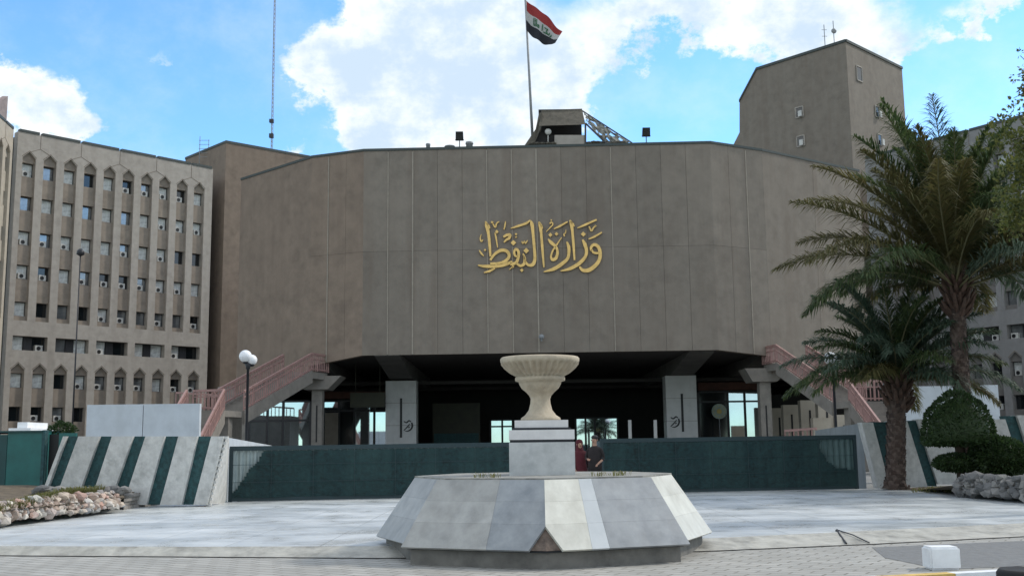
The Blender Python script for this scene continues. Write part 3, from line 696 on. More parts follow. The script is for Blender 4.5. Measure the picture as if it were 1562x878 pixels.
# ------------------------------------------------------------------ office wings with window grids
WM = {}
def deck_mat():
    Mx = bpy.data.materials.new('pale_deck_marble'); Mx.use_nodes = True
    nt = Mx.node_tree; N = nt.nodes; L = nt.links; b = N['Principled BSDF']
    tc = N.new('ShaderNodeTexCoord')
    br = N.new('ShaderNodeTexBrick'); L.new(tc.outputs['Object'], br.inputs['Vector']); br.offset = 0.0
    br.inputs['Scale'].default_value = 1; br.inputs['Brick Width'].default_value = 1.5; br.inputs['Row Height'].default_value = 1.5
    br.inputs['Mortar Size'].default_value = .012; br.inputs['Color1'].default_value = (.50, .525, .53, 1); br.inputs['Color2'].default_value = (.62, .64, .635, 1)
    br.inputs['Mortar'].default_value = (.34, .35, .34, 1)
    def noi(sc, mp=(1, 1, 1), det=8, off=0):
        m_ = N.new('ShaderNodeMapping'); m_.inputs['Scale'].default_value = mp; m_.inputs['Location'].default_value = (off, off, 0); L.new(tc.outputs['Object'], m_.inputs[0])
        n = N.new('ShaderNodeTexNoise'); n.inputs['Scale'].default_value = sc; n.inputs['Detail'].default_value = det; n.inputs['Roughness'].default_value = .68
        L.new(m_.outputs[0], n.inputs['Vector']); return n.outputs[0]
    def rng(v, lo, hi, a, bb):
        n = N.new('ShaderNodeMapRange'); L.new(v, n.inputs[0])
        for i, q in ((1, lo), (2, hi), (3, a), (4, bb)): n.inputs[i].default_value = q
        return n.outputs[0]
    def mix(f, a, c):
        n = N.new('ShaderNodeMix'); n.data_type = 'RGBA'; L.new(f, n.inputs[0]); L.new(a, n.inputs[6]); n.inputs[7].default_value = (*c, 1); return n.outputs[2]
    col = mix(rng(noi(.45, (.5, 1.0, 1)), .42, .62, 0, .75), br.outputs[0], (.33, .36, .37))
    col = mix(rng(noi(1.7, (.35, 1.3, 1), 8, 4.0), .52, .70, 0, .6), col, (.27, .29, .29))
    col = mix(rng(noi(6, (1, 1, 1), 6, 9.0), .60, .72, 0, .45), col, (.22, .22, .20))
    L.new(col, b.inputs['Base Color']); L.new(rng(noi(.9, (1, 1, 1), 6, 2.0), .35, .65, .22, .6), b.inputs['Roughness'])
    return Mx
def window_meshes():
    def me(bm, mats, nm):
        bmesh.ops.recalc_face_normals(bm, faces=bm.faces); q = bpy.data.meshes.new(nm); bm.to_mesh(q); bm.free()
        for x in mats: q.materials.append(M[x])
        return q
    w, h = 1.24, 1.36
    bm = new()
    for x0, x1, z0, z1 in ((-w / 2, -w / 2 + .06, 0, h), (w / 2 - .06, w / 2, 0, h), (-w / 2 + .06, w / 2 - .06, 0, .06), (-w / 2 + .06, w / 2 - .06, h - .06, h)):
        box(bm, x0, x1, -.04, .04, z0, z1)
    WM['frame'] = me(bm, ['frame'], 'window')
    for k in ('glassdark', 'blind', 'skyglass'):
        bm = new()
        if k == 'blind':
            box(bm, -w / 2 + .06, w / 2 - .06, .0, .02, .06, h - .06)
        else: box(bm, -w / 2 + .06, w / 2 - .06, .0, .02, .06, h - .06)
        WM[k] = me(bm, [k], 'pane')
    bm = new(); box(bm, -.36, .34, -.36, .05, 0, .56); bmesh.ops.bevel(bm, geom=bm.edges[:], offset=.025, segments=1, affect='EDGES')
    bmesh.ops.create_cone(bm, cap_ends=True, segments=16, radius1=.19, radius2=.19, depth=.03, matrix=Matrix.Translation((-.06, -.37, .27)) @ Matrix.Rotation(R(90), 4, 'X'))
    for f in bm.faces:
        if abs(f.calc_center_median().y + .385) < .02 or len(f.verts) == 16: f.material_index = 1
    WM['ac'] = me(bm, ['acw', 'black'], 'air_conditioner')
window_meshes()
ROWS = [29.0, 25.75, 22.4, 19.15, 15.65]          # window heads of the single rows
def wing(label, A, B, ncol, c0, pitch, zr, mats, seed, keep=None, group=None, pale=.35, ac=.5, depth=14):
    A, B = Vector((A.x, A.y, 0)), Vector((B.x, B.y, 0)); d = B - A; Wd = d.length; rz = math.atan2(d.y, d.x)
    rr = random.Random(seed)
    root = thing('office_wing', label, 'building', A, rz, group)
    pil, tan = mats; hw = .62; h = 1.36
    cs = [c0 + pitch * i for i in range(ncol)]
    P = new(); J = P; spans = []
    yb = .9
    edges = [0.0] + [v for c in cs for v in (c - hw, c + hw)] + [Wd]
    for i in range(0, len(edges), 2):           # pilasters
        x0, x1 = edges[i], edges[i + 1]
        if x1 - x0 < .02: continue
        mid = (i // 2)
        inner = 0 < mid < ncol and mid % 2 == 1
        box(P, x0, x1, 0, yb, 13.85, 30.6)
        box(P, x0, x1, 0, yb, 0, 10.45)
    z_d0, z_d1 = 11.08, 12.42
    box(P, 0, Wd, 0, yb, 12.42, 13.847); box(P, 0, Wd, 0, yb, 10.453, 11.08)
    for i in range(0, ncol, 2):                 # piers between the paired windows
        x0 = 0 if i == 0 else cs[i - 1] + hw
        box(P, x0, cs[i] - hw, 0, yb, 11.083, 12.417)
    box(P, cs[-1] + hw, Wd, 0, yb, 11.083, 12.417)
    box(P, 0, Wd, 0, yb, 30.603, zr)
    for c in cs:
        for s in (-1, 1):
            prism(P, [(c + s * hw, 0, 29.45), (c + s * hw, 0, 30.6), (c, 0, 30.6), (c, 0, 30.05)], (0, .45, 0))
            prism(P, [(c + s * hw, 0, 9.25), (c + s * hw, 0, 10.45), (c, 0, 10.45), (c, 0, 9.85)], (0, .45, 0))
        zt = [30.6] + [z - h for z in ROWS]; zh = ROWS + [13.85]
        for a, b in zip(zt, zh):
            spans.append((c, b, a))
        for a, b in ((10.45, 8.95), (7.6, 5.85), (4.5, .0)): spans.append((c, b, a))
        for z in (30.6, 10.45):
            pass
    part_l = lambda nm, bm, mm, par=root: finish(nm, bm, mm, par)
    
    bm = new(); box(bm, 0, Wd, yb + .02, depth, 0, zr - .4); part_l('inner_wall', bm, 'dark')
    # panel joints: from the arch shoulders up to a notch in the coping
    for i in range(0, ncol - 1, 2):
        xm = (cs[i] + cs[i + 1]) / 2
        box(J, xm - .025, xm + .025, -.012, .01, 30.5, zr, 1)
        for c in (cs[i], cs[i + 1]):
            s = 1 if c > xm else -1
            bar(J, (xm, -.0, 30.5), (c + s * .0, -.0, 30.02), .03, .05, 1)
    for c in cs:
        for zt_ in (30.03, 9.83):
            for s in (-1, 1): bar(J, (c, -.0, zt_ + .12), (c + s * (hw + .06), -.0, zt_ - .5), .03, .06, 1)
    part_l('wall', P, [pil, 'groove'])
    for c, b, a in spans:
        q = new(); box(q, c - hw, c + hw, .28, yb, b, a); part_l('spandrel', q, tan)
    bm = new(); xs = [0] + [(cs[i] + cs[i + 1]) / 2 for i in range(0, ncol - 1, 2)] + [Wd]
    bm.free()
    for a, b in zip(xs[:-1], xs[1:]):
        q = new(); box(q, a + .14, b - .14, -.06, .5, zr + .003, zr + .26); part_l('coping', q, 'coping')
    def put(x, z, y=.76, p_ac=ac):
        if keep and not keep(x, z): return
        o = bpy.data.objects.new('window', WM['frame']); COL.objects.link(o); o.parent = root; o.location = (x, y, z - h)
        r_ = rr.random(); k = 'blind' if r_ < pale else ('skyglass' if r_ < pale + .25 else 'glassdark')
        q = bpy.data.objects.new('pane', WM[k]); COL.objects.link(q); q.parent = o
        if rr.random() < p_ac:
            q = bpy.data.objects.new('air_conditioner', WM['ac']); COL.objects.link(q); q.parent = o; q.location = (rr.uniform(-.2, .05), -.05, .03)
    for c in cs:
        for z in ROWS: put(c, z)
        put(c, 12.42, .76, .4); put(c, 8.95, .72, .4); put(c, 5.85, .72, .4)
    # dark fill between paired windows
    for i in range(0, ncol - 1, 2):
        q = new(); box(q, cs[i] + hw + .002, cs[i + 1] - hw - .002, .6, .8, 11.083, 12.417); part_l('band_panel', q, 'frame')
    return root
WA = at(28, 200, 99); ZW = WA.z; WB = gz(325, 258, ZW)
wl = wing('brown grey office wing with five full bays of square windows left of the main block', WA, WB, 10, 1.16, 2.0, ZW, ('pil', 'tan'), 3, group='office wings', pale=.5, ac=.58)
RB = gz(1600, 168, ZW); RA = gz(1319, 243, ZW); dr = (RB - RA).length
nc = 2 * int((dr - 1) / 4)
wr = wing('office wing in shade-darkened grey, half hidden behind the date palms at the right edge', RA, RB, nc, (dr - 2.0 * (nc - 1)) / 2, 2.0, ZW, ('pil_shaded', 'tan_shaded'), 5, group='office wings', pale=.45, ac=.4)
# sunlit return wing at the left edge
LB = WA + Vector((-.25, -.4, 0)); LA0 = gz(-30, 152, ZW); LA = LB + (LA0 - LB).normalized() * 12.5
wr2 = wing('sunlit cream office wing cut off by the left edge', LA, LB, 6, 1.25, 2.0, ZW, ('cream', 'cream'), 8, group='office wings', pale=.2, ac=.3, depth=6)
for (u0, u1) in ((5.2, 8.0), (8.9, 11.6)):
    bm = new(); prism(bm, [(u0, .4, ZW), (u1, .4, ZW), (u1, .4, ZW + 3.0), (u0, .4, ZW + 1.4)], (0, .5, 0)); finish('roof_fin', bm, 'finwall', wr2)
# stair block joining wing and main block
SB = at(345, 218, 115); SL, SR = gz(283, 243.5, SB.z), gz(480, 242.5, SB.z)
st_ = thing('stair_tower', 'blank brown concrete stair block with pointed roof corner between left wing and main block', 'building', (SB.x, SB.y, 0))
bm = new(); q = [SL, SB, SR, SL + SR - SB]; prism(bm, [(p.x, p.y, 0) for p in q], (0, 0, SB.z)); part('wall', bm, 'concrete_side', st_)
bm = new(); prism(bm, [((p - (SB + (SL + SR - SB)) / 2) * 1.01 + (SB + (SL + SR - SB)) / 2).to_tuple()[:2] + (SB.z + .003,) for p in q], (0, 0, .28)); part('coping', bm, 'coping', st_)
bm = new(); n2 = (SL - SB); 
for z in (6, 10, 14, 18, 22, 26):
    c = SB + n2 * .62; dd = n2.normalized()
    prism(bm, [(c.x, c.y, z), (c + dd * 1.6).to_tuple()[:2] + (z,), (c + dd * 1.6).to_tuple()[:2] + (z + 1.8,), (c.x, c.y, z + 1.8)], Vector((-dd.y, dd.x, 0)) * .04)
part('window', bm, 'glassdark', st_)
# tall tower at right
TC = at(1290, 64, 115); TL = gz(1154, 107, TC.z); TR = gz(1376, 106, TC.z)
tw = thing('corner_tower', 'tall blank concrete tower with a clipped top corner rising behind the right end', 'building', (TC.x, TC.y, 0))
du = (TL - TC); du.z = 0; dv = (TR - TC); dv.z = 0
nl = Vector((du.y, -du.x, 0)).normalized()
def on_left_face(px, py):
    n_ = Vector((du.y, -du.x, 0)); d = ray(px, py); return CAM + d * ((TC - CAM).dot(n_) / d.dot(n_))
c1, c2, c3 = on_left_face(1128, 156), on_left_face(1128, 202), on_left_face(1118, 222)
bm = new()
prof = [Vector((TC.x, TC.y, 0)), TC, TL, c1, c2, c3, Vector((c3.x, c3.y, 0))]
prism(bm, prof, dv); part('wall', bm, 'concrete', tw)
bm = new()
for a, b in ((TC, TL), (TL, c1)):
    q = (b - a).normalized(); nn = Vector((0, 0, 1)); out = -dv.normalized() * .12
    prism(bm, [a + out, b + out, b + out + Vector((0, 0, .3)), a + out + Vector((0, 0, .3))], dv * .02)
a = TC - du.normalized() * .12; b = TR - du.normalized() * .12
prism(bm, [a, b, b + Vector((0, 0, .3)), a + Vector((0, 0, .3))], du.normalized() * .35)
part('coping', bm, 'coping', tw)
def tower_window(px, py, w, h, face, acb=False):
    if face == 'l': n_ = Vector((du.y, -du.x, 0)); ax = -du.normalized()
    else: n_ = Vector((dv.y, -dv.x, 0)); ax = dv.normalized()
    d = ray(px, py); p = CAM + d * ((TC - CAM).dot(n_) / d.dot(n_)); nn = n_.normalized()
    if nn.y > 0: nn = -nn
    bm = new(); q = [p - ax * w / 2, p + ax * w / 2, p + ax * w / 2 + Vector((0, 0, h)), p - ax * w / 2 + Vector((0, 0, h))]
    prism(bm, [v + nn * .04 for v in q], -nn * .02); o = part('window', bm, 'glassdark', tw)
    bm = new()
    for a, b in ((q[0], q[1]), (q[1], q[2]), (q[2], q[3]), (q[3], q[0])): bar(bm, a + nn * .06, b + nn * .06, .09, .12)
    part('window_frame', bm, 'pil', o)
    if acb:
        bm = new(); r = p + nn * .2 + ax * .15; prism(bm, [r - ax * .12, r + ax * .32, r + ax * .32 + Vector((0, 0, h * .55)), r - ax * .12 + Vector((0, 0, h * .55))], nn * .2); part('air_conditioner', bm, 'acw', o)
tower_window(1220, 179, 1.0, 1.2, 'l', True); tower_window(1222, 223, 1.0, 1.2, 'l', True)
tower_window(1311, 124, 1.2, 1.7, 'r'); tower_window(1338, 179, .9, 1.3, 'r', True); tower_window(1342, 222, .9, 1.3, 'r', True)

# ------------------------------------------------------------------ on the roofs
def mast(name, label, px, ytop, ybot, Y, r, cat, extras=()):
    a, b = at(px[1], ybot, Y), at(px[0], ytop, Y); b = Vector((a.x + (b.x - a.x) * .3, a.y, b.z))
    return a, b
a = at(414, 240, 140); tz = at(427, -40, 140).z
t = thing('radio_mast', 'tall thin lattice radio mast rising behind the left roofs', 'mast', (a.x, 140, 0))
bm = new(); w_ = .13; L3 = [Vector((a.x + w_ * math.cos(k * 2.094), 140 + w_ * math.sin(k * 2.094), 0)) for k in range(3)]
for p in L3: tube(bm, [p, p + Vector((0, 0, tz))], .035, 5)
zz = 20.0
k = 0
while zz < tz - 1.2:
    for j in range(3): bar(bm, L3[j] + Vector((0, 0, zz)), L3[(j + 1) % 3] + Vector((0, 0, zz + .6)), .03)
    zz += .6
part('lattice', bm, 'greym', t)
bm = new(); box(bm, a.x - .28, a.x + .28, 139.5, 140, at(416, 211, 140).z, at(416, 205, 140).z); box(bm, a.x - .3, a.x + .26, 139.5, 140, at(416, 188, 140).z, at(416, 183, 140).z); part('equipment_box', bm, 'frame', t)
# small roof aerial
a = at(304, 246, 118); tz = at(304, 208, 118).z
bm = new(); tube(bm, [a - Vector((0, 0, 1.6)), (a.x, a.y, tz)], .04, 5); tube(bm, [a + Vector((1.0, 0, -2.4)), (a.x + 1.0, a.y, tz - .4)], .035, 5)
for k in range(5): zz = a.z + (tz - a.z) * (k + 1) / 6; bar(bm, (a.x - .1, a.y, zz), (a.x + 1.1, a.y, zz), .04)
solo('roof_aerial', bm, 'greym', a, 'small ladder like aerial on the roof above the left wing', 'aerial')
# tower aerials
for px, y0, y1, lab in ((1259, 77, 38, 'taller thin aerial on the tower roof, left of the two'), (1273, 72, 32, 'thin aerial with a small dish on the tower roof, right of the two')):
    p = at(px, y0, 119); tz = at(px, y1, 119).z; bm = new(); tube(bm, [p - Vector((0, 0, 1.5)), (p.x, p.y, tz)], .05, 5)
    if px == 1273: ball(bm, (p.x, p.y - .1, at(px, 48, 119).z), .32, sy=.4, sub=2)
    else:
        for k in (.55, .8): bar(bm, (p.x - .3, p.y, p.z + (tz - p.z) * k), (p.x + .3, p.y, p.z + (tz - p.z) * k), .04)
    solo('aerial', bm, 'greym', p, lab, 'aerial', 'aerials on the tower')
# floodlights
for px, lab in ((701, 'black floodlight on the roof edge, left of the guard post'), (986, 'black floodlight on the roof edge, right of the guard post')):
    Y = 71.2; p = at(px, 221 if px < 800 else 219, Y); p.z = ZR + .17; zc = at(px, 209 if px < 800 else 203, Y).z
    t = thing('floodlight', lab, 'floodlight', p, group='roof floodlights')
    bm = new(); tube(bm, [p, (p.x, p.y, zc - .2)], .035, 6); bar(bm, (p.x - .3, p.y, zc - .2), (p.x + .3, p.y, zc - .2), .05); part('bracket', bm, 'frame', t)
    bm = new(); prism(bm, [(p.x - .27, p.y - .1, zc - .28), (p.x + .27, p.y - .1, zc - .28), (p.x + .25, p.y - .3, zc + .3), (p.x - .25, p.y - .3, zc + .3)], (0, .28, .06)); part('housing', bm, 'black', t)
    bm = new(); prism(bm, [(p.x - .2, p.y - .115, zc - .2), (p.x + .2, p.y - .115, zc - .2), (p.x + .18, p.y - .3, zc + .22), (p.x - .18, p.y - .3, zc + .22)], (0, -.02, -.005)); part('lens', bm, 'glassdark', t)
for px, w_, h_, lab in ((653, .3, .42, 'small round topped vent on the roof edge, leftmost of the three'), (686, .7, .22, 'low flat vent box on the roof edge, just left of the floodlight'), (716, .5, .5, 'square vent box on the roof edge, just right of the left floodlight')):
    p = at(px, 222, 71.3); p.z = ZR + .172; bm = new(); lathe(bm, p, [(w_ * .5, 0), (w_ * .45, h_ * .6), (w_ * .55, h_ * .65), (w_ * .5, h_ * .95), (w_ * .1, h_)], 12)
    solo('roof_vent', bm, 'greym', p, lab, 'vent', 'roof vents')
p = at(826, 513, 70) ; p.y = PL[2].y + (PL[3].y - PL[2].y) * .5 - .02
bm = new(); bar(bm, p, p + Vector((0, -.35, .12)), .05); ball(bm, p + Vector((0, -.4, .0)), .19, sub=2); tube(bm, [p + Vector((0, -.4, -.1)), p + Vector((0, -.4, -.3))], .06)
solo('facade_lamp', bm, 'greym', p, 'small grey lamp fixed near the bottom of the facade above the urn', 'lamp')
# guard post on the roof
Y = 72.5
gp = thing('guard_post', 'rooftop guard post under brown canvas with camouflage netting down its right side', 'guard post', (at(880, 219, Y).x, Y, ZR))
A_ = lambda px, py, y=Y: at(px, py, y)
def sol(nm, pts, vec, m_): b_ = new(); prism(b_, pts, vec, 0); return part(nm, b_, m_, gp)
D5 = Vector((0, 3.0, 0))
sol('wall', [A_(846, 222), A_(893, 222), A_(893, 206), A_(846, 206)], D5 * .9, 'pil')
sol('canopy', [A_(822, 192), A_(893, 190, Y - .3), A_(888, 168, Y + 1.2), A_(826, 170, Y + 1.2)], Vector((0, .12, .1)), 'canvas')
sol('canopy_top', [A_(826, 170, Y + 1.2), A_(888, 168, Y + 1.2), A_(888, 168, Y + 1.2) + D5, A_(826, 170, Y + 1.2) + D5], (0, 0, .1), 'canvas')
sol('side_sheet', [A_(800, 222, Y + .05), A_(815, 219, Y + .05), A_(826, 193, Y + .05), A_(827, 171, Y + .8), A_(822, 173, Y + .8), A_(817, 197, Y + .3)], D5 * .5, 'canvas')
b_ = new(); box(b_, A_(824, 222).x, A_(892, 222).x, Y + 2.75, Y + 2.9, ZR, at(860, 167, Y + 2.8).z); part('rear_sheet', b_, 'dark', gp)
sol('side_wall', [A_(808, 222, Y + .4), A_(846, 222, Y + .4), A_(846, 207, Y + .4), A_(820, 200, Y + .4)], D5 * .5, 'dark')
b_ = new(); bar(b_, A_(893, 222), A_(893, 188), .12); bar(b_, A_(888, 169, Y + 1.2), A_(964, 218, Y + 1.0), .08); bar(b_, A_(893, 188), A_(928, 222), .1); part('pole', b_, 'frame', gp)
b_ = new()     # netting: ragged sheet from ridge to the roof
p0, p1, p2, p3 = A_(890, 170, Y + 1.0), A_(962, 218, Y + .9), A_(925, 222, Y + .3), A_(896, 186, Y + .3)
nn_ = 12; G_ = [[None] * (nn_ + 1) for _ in range(nn_ + 1)]
for i in range(nn_ + 1):
    for j in range(nn_ + 1):
        q = (p0.lerp(p1, i / nn_)).lerp(p3.lerp(p2, i / nn_), j / nn_); q += Vector((rnd.uniform(-.06, .06), rnd.uniform(-.12, .12), rnd.uniform(-.08, .08)))
        G_[i][j] = b_.verts.new(q)
for i in range(nn_):
    for j in range(nn_):
        if rnd.random() < .9: b_.faces.new((G_[i][j], G_[i + 1][j], G_[i + 1][j + 1], G_[i][j + 1]))
part('netting', b_, 'camo', gp)
b_ = new()
for k in range(9): ball(b_, A_(899 + 6.5 * k, 219 + rnd.uniform(-2, 0), Y + .6), .22, sx=1.3, sz=.65, sub=1, seed=k, wob=.2)
for k in range(5): ball(b_, A_(812 + 8 * k, 219, Y - .1), .2, sx=1.3, sz=.6, sub=1, seed=k + 20, wob=.2)
part('sandbags', b_, 'canvas', gp)
b_ = new(); ball(b_, A_(836, 201, Y + .2), .24, sy=.5, sub=2); tube(b_, [A_(836, 222, Y + .25), A_(836, 203, Y + .25)], .04); part('spotlight', b_, 'acw', gp)
# flagpole and flag
Yf = 74
p = at(814, 225, Yf); tz = at(800, -8, Yf).z; top = Vector((at(801, -5, Yf).x, Yf, tz))
bm = new(); tube(bm, [(p.x, p.y, ZR - .3), top], [.11, .07], 10); ball(bm, top, .13, sub=1); tube(bm, [(p.x, p.y, ZR - .29), (p.x, p.y, ZR + .2)], .22, 10)
solo('flagpole', bm, 'greym', (p.x, p.y, ZR - .3), 'tall grey flagpole on the roof behind the guard post', 'flagpole')
ftop, fbot = at(801.5, 0, Yf), at(803, 47, Yf); etop, ebot = at(858, 48, Yf - .8), at(847, 67, Yf - .8)
NU, NV = 26, 18; bm = new(); VG = []
def flagpt(u, v, off=0):
    a = ftop.lerp(fbot, v); b = etop.lerp(ebot, v)
    q = a.lerp(b, u) + Vector((0, 0, -.55 * math.sin(math.pi * u) * (v - .1) * .8 + .35 * math.sin(math.pi * u) * (1 - v) * .2))
    q.y += .28 * math.sin(u * 9 + v * 1.5) * u + .1 * math.sin(u * 17 - v * 2) - off
    return q
for i in range(NU + 1): VG.append([bm.verts.new(flagpt(i / NU, j / NV)) for j in range(NV + 1)])
for i in range(NU):
    for j in range(NV):
        f = bm.faces.new((VG[i][j], VG[i][j + 1], VG[i + 1][j + 1], VG[i + 1][j])); f.material_index = j * 3 // NV; f.smooth = True
fl = thing('flag', 'red, white and black flag with green script drooping from the flagpole', 'flag', ftop)
part('cloth', bm, ['red', 'fwhite', 'fblack'], fl, False)
bm = new()
KS = [[(.24, .38, .03), (.24, .60, .03)], [(.28, .38, .03), (.28, .60, .03)], [(.32, .38, .03), (.32, .60, .03)], [(.24, .60, .03), (.40, .60, .03)], [(.40, .60, .03), (.40, .52, .03), (.36, .52, .03), (.36, .60, .03)],
      [(.50, .38, .03), (.50, .60, .03)], [(.56, .44, .03), (.66, .44, .03), (.62, .52, .03), (.68, .60, .03), (.54, .60, .03)], [(.72, .5, .03), (.72, .6, .03), (.66, .6, .03)], [(.78, .52, .03), (.78, .62, .03), (.74, .64, .03)]]
for st in KS:
    for (u0, v0, w0), (u1, v1, w1) in zip(st[:-1], st[1:]):
        a, b = flagpt(u0, v0, .03), flagpt(u1, v1, .03); bar(bm, a, b, .06, .06) if (b - a).length > .02 else None
part('script', bm, 'fgreen', fl)

# ------------------------------------------------------------------ gate and walls
def lin(a, b, t): return Vector(a).lerp(Vector(b), t)
G0, G1 = gz(345, 765, .13), gz(1312, 745, .13); gd = (G1 - G0).normalized(); gn = Vector((gd.y, -gd.x, 0))   # towards the viewer
if gn.y > 0: gn = -gn
GL = (G1 - G0).length
def gate_at(px):                                # distance along the gate line for a pixel column
    d = ray(px, 730); n_ = Vector((gd.y, -gd.x, 0)); q = CAM + d * ((G0 - CAM).dot(n_) / d.dot(n_)); return (q - G0).to_2d().dot(gd.to_2d())
def gate(label, s0, s1, cut, H0, H1, sheet='corr'):
    o_ = G0 + gd * s0; root = thing('screened_gate', label, 'gate', o_, group='green screened gates across the entrance')
    def pt(s, z, off): q = G0 + gd * s + gn * off; return Vector((q.x, q.y, .13 + z))
    Hs = lambda s: H0 + (H1 - H0) * (s - s0) / (s1 - s0)
    bm = new(); n = int((s1 - s0) / .05)
    prev = None
    for k in range(n + 1):
        s = s0 + (s1 - s0) * k / n; off = .025 if (k // 2) % 2 else -.025
        a, b = bm.verts.new(pt(s, .08, off - .05)), bm.verts.new(pt(s, Hs(s) - .05, off - .05))
        if prev: bm.faces.new((prev[0], a, b, prev[1]))
        prev = (a, b)
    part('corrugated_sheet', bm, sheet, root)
    bm = new()
    bar(bm, pt(s0, Hs(s0), 0), pt(s1, Hs(s1), 0), .1, .13); bar(bm, pt(s0, .06, 0), pt(s1, .06, 0), .1, .1)
    for s in (s0 + .05, s1 - .05): bar(bm, pt(s, .0, .005), pt(s, Hs(s), .005), .1)
    for k in range(1, int((s1 - s0) / 2.4)): s = s0 + k * 2.4; bar(bm, pt(s, .1, -.12), pt(s, Hs(s) - .07, -.12), .06)
    part('frame', bm, 'gframe', root)
    bm = new()
    for zz in (.55, 1.05): bar(bm, pt(s0 + .1, zz, .10), pt(s1 - .1, zz + .02, .10), .012)
    for k in range(1, int((s1 - s0) / 1.2)): s = s0 + k * 1.2; bar(bm, pt(s, .1, .10), pt(s, Hs(s) - .08, .10), .012)
    part('tie_wires', bm, 'gframe', root)
    # screen fabric, slack, with its torn corner folded away
    bm = new(); nu, nv = int((s1 - s0) / .06), 26; V = {}
    def inside(s, z):
        return cut(s, z)
    for i in range(nu + 1):
        for j in range(nv + 1):
            s = s0 + .08 + (s1 - s0 - .16) * i / nu; z = .1 + (Hs(s) - .18) * j / nv
            w_ = .035 * mnoise.noise(Vector((s * .9, z * 1.6, 1.3))) + .02 * mnoise.noise(Vector((s * 3.1, z * 4, 7)))
            V[i, j] = (s, z, bm.verts.new(pt(s, z, .06 + w_)))
    for i in range(nu):
        for j in range(nv):
            sc_ = (V[i, j][0] + V[i + 1, j][0]) / 2; zc_ = (V[i, j][1] + V[i, j + 1][1]) / 2
            if inside(sc_ + mnoise.noise(Vector((zc_ * 4, 0, 3))) * .12, zc_):
                f = bm.faces.new((V[i, j][2], V[i + 1, j][2], V[i + 1, j + 1][2], V[i, j + 1][2])); f.smooth = True
    for v in [v for v in bm.verts if not v.link_faces]: bm.verts.remove(v)
    part('screen_fabric', bm, 'net', root)
sA, sB, sC, sD = 0.06, gate_at(800), gate_at(917), GL - .06
cL = gate_at(408); cR0 = gate_at(1252)
gate('long dark green screened gate left of the pedestal, its left corner torn back', sA, sB, lambda s, z: z < 1.55 * (s - .0) / (cL - .0) , 1.52, 1.55)
gate('dark green screened gate right of the pedestal, its right end showing bare sheet', sC, sD, lambda s, z: s < cR0 + (GL - cR0) * max(0, (1.15 - z) / 1.2) or z < .62 + .25 * mnoise.noise(Vector((s * 2, 0, 0))), 1.62, 1.66, 'corr_shaded')
# striped slanted barriers
def striped(label, ribs, panels, Y, thick, tops, bots):
    root = thing('striped_barrier', label, 'barrier', (at(ribs[0][0], tops, Y).x, Y, .1), group='green and white striped barriers')
    def quad(t0, t1, b0, b1, yt, yb, off): return [at(t0, yt, Y) + Vector((0, off, 0)), at(t1, yt, Y) + Vector((0, off, 0)), at(b1, yb, Y) + Vector((0, off, 0)), at(b0, yb, Y) + Vector((0, off, 0))]
    for (t0, t1, b0, b1, yt, yb) in ribs:
        bm = new(); prism(bm, quad(t0, t1, b0, b1, yt, yb, -.12), (0, thick, 0)); part('white_rib', bm, 'ribwhite', root)
    for (t0, t1, b0, b1, yt, yb) in panels:
        bm = new(); prism(bm, quad(t0 - .5, t1 + .5, b0 - .5, b1 + .5, yt, yb, 0.03), (0, thick - .2, 0)); part('green_panel', bm, 'ribgreen', root)
    return root
T0, B0 = 665, 769
g_t = [(104, 122), (154, 173), (205, 224), (253, 274), (303, 324)]
g_b = [(66, 84), (116, 138), (168, 189), (233, 247), (280, 297)]
g_b = [(66, 84), (117, 139), (169, 190), (225, 246), (279, 297)]
ribs = [(99, 104, 60, 66, T0, B0)]
for i in range(4): ribs.append((g_t[i][1], g_t[i + 1][0], g_b[i][1], g_b[i + 1][0], T0, B0))
ribs.append((324, 343, 297, 318, T0, B0))
striped('long barrier of slanted white ribs and dark green panels left of the gate', ribs, [(*t_, *b_, T0, B0) for t_, b_ in zip(g_t, g_b)], 29.3, .5, T0, B0)
# end face joining barrier and gate, with a stepped cast edge
bm = new(); a, b = at(344, 667, 29.3), at(318, 769, 29.3); c, d = at(348, 668, 31.4), at(345, 767, 31.4)
prism(bm, [a, b, d, c], (0, .12, 0))
for k in range(13):
    t = k / 12; p = a.lerp(b, t); box(bm, p.x - .05, p.x + .07, p.y - .05, p.y + .08, p.z - .035, p.z + .035)
solo('barrier_end', bm, 'ribwhite', (b.x, b.y, .1), 'white stepped end piece between the left barrier and the gate', 'barrier')
T1, B1 = 641, 742
gr = [(1330, 1354, 1356, 1378, 643, 743), (1382, 1397, 1413, 1429, 641, 741), (1531, 1549, 1563, 1581, 634, 734), (1590, 1609, 1622, 1641, 631, 731)]
rb = [(1313, 1330, 1338, 1356, 644, 744), (1354, 1382, 1378, 1413, 642, 742), (1397, 1531, 1429, 1563, 639, 738), (1549, 1590, 1581, 1622, 633, 733), (1609, 1650, 1641, 1680, 630, 730)]
striped('barrier of slanted white and dark green stripes behind the palms at right', rb, gr, 36.2, .5, T1, B1)
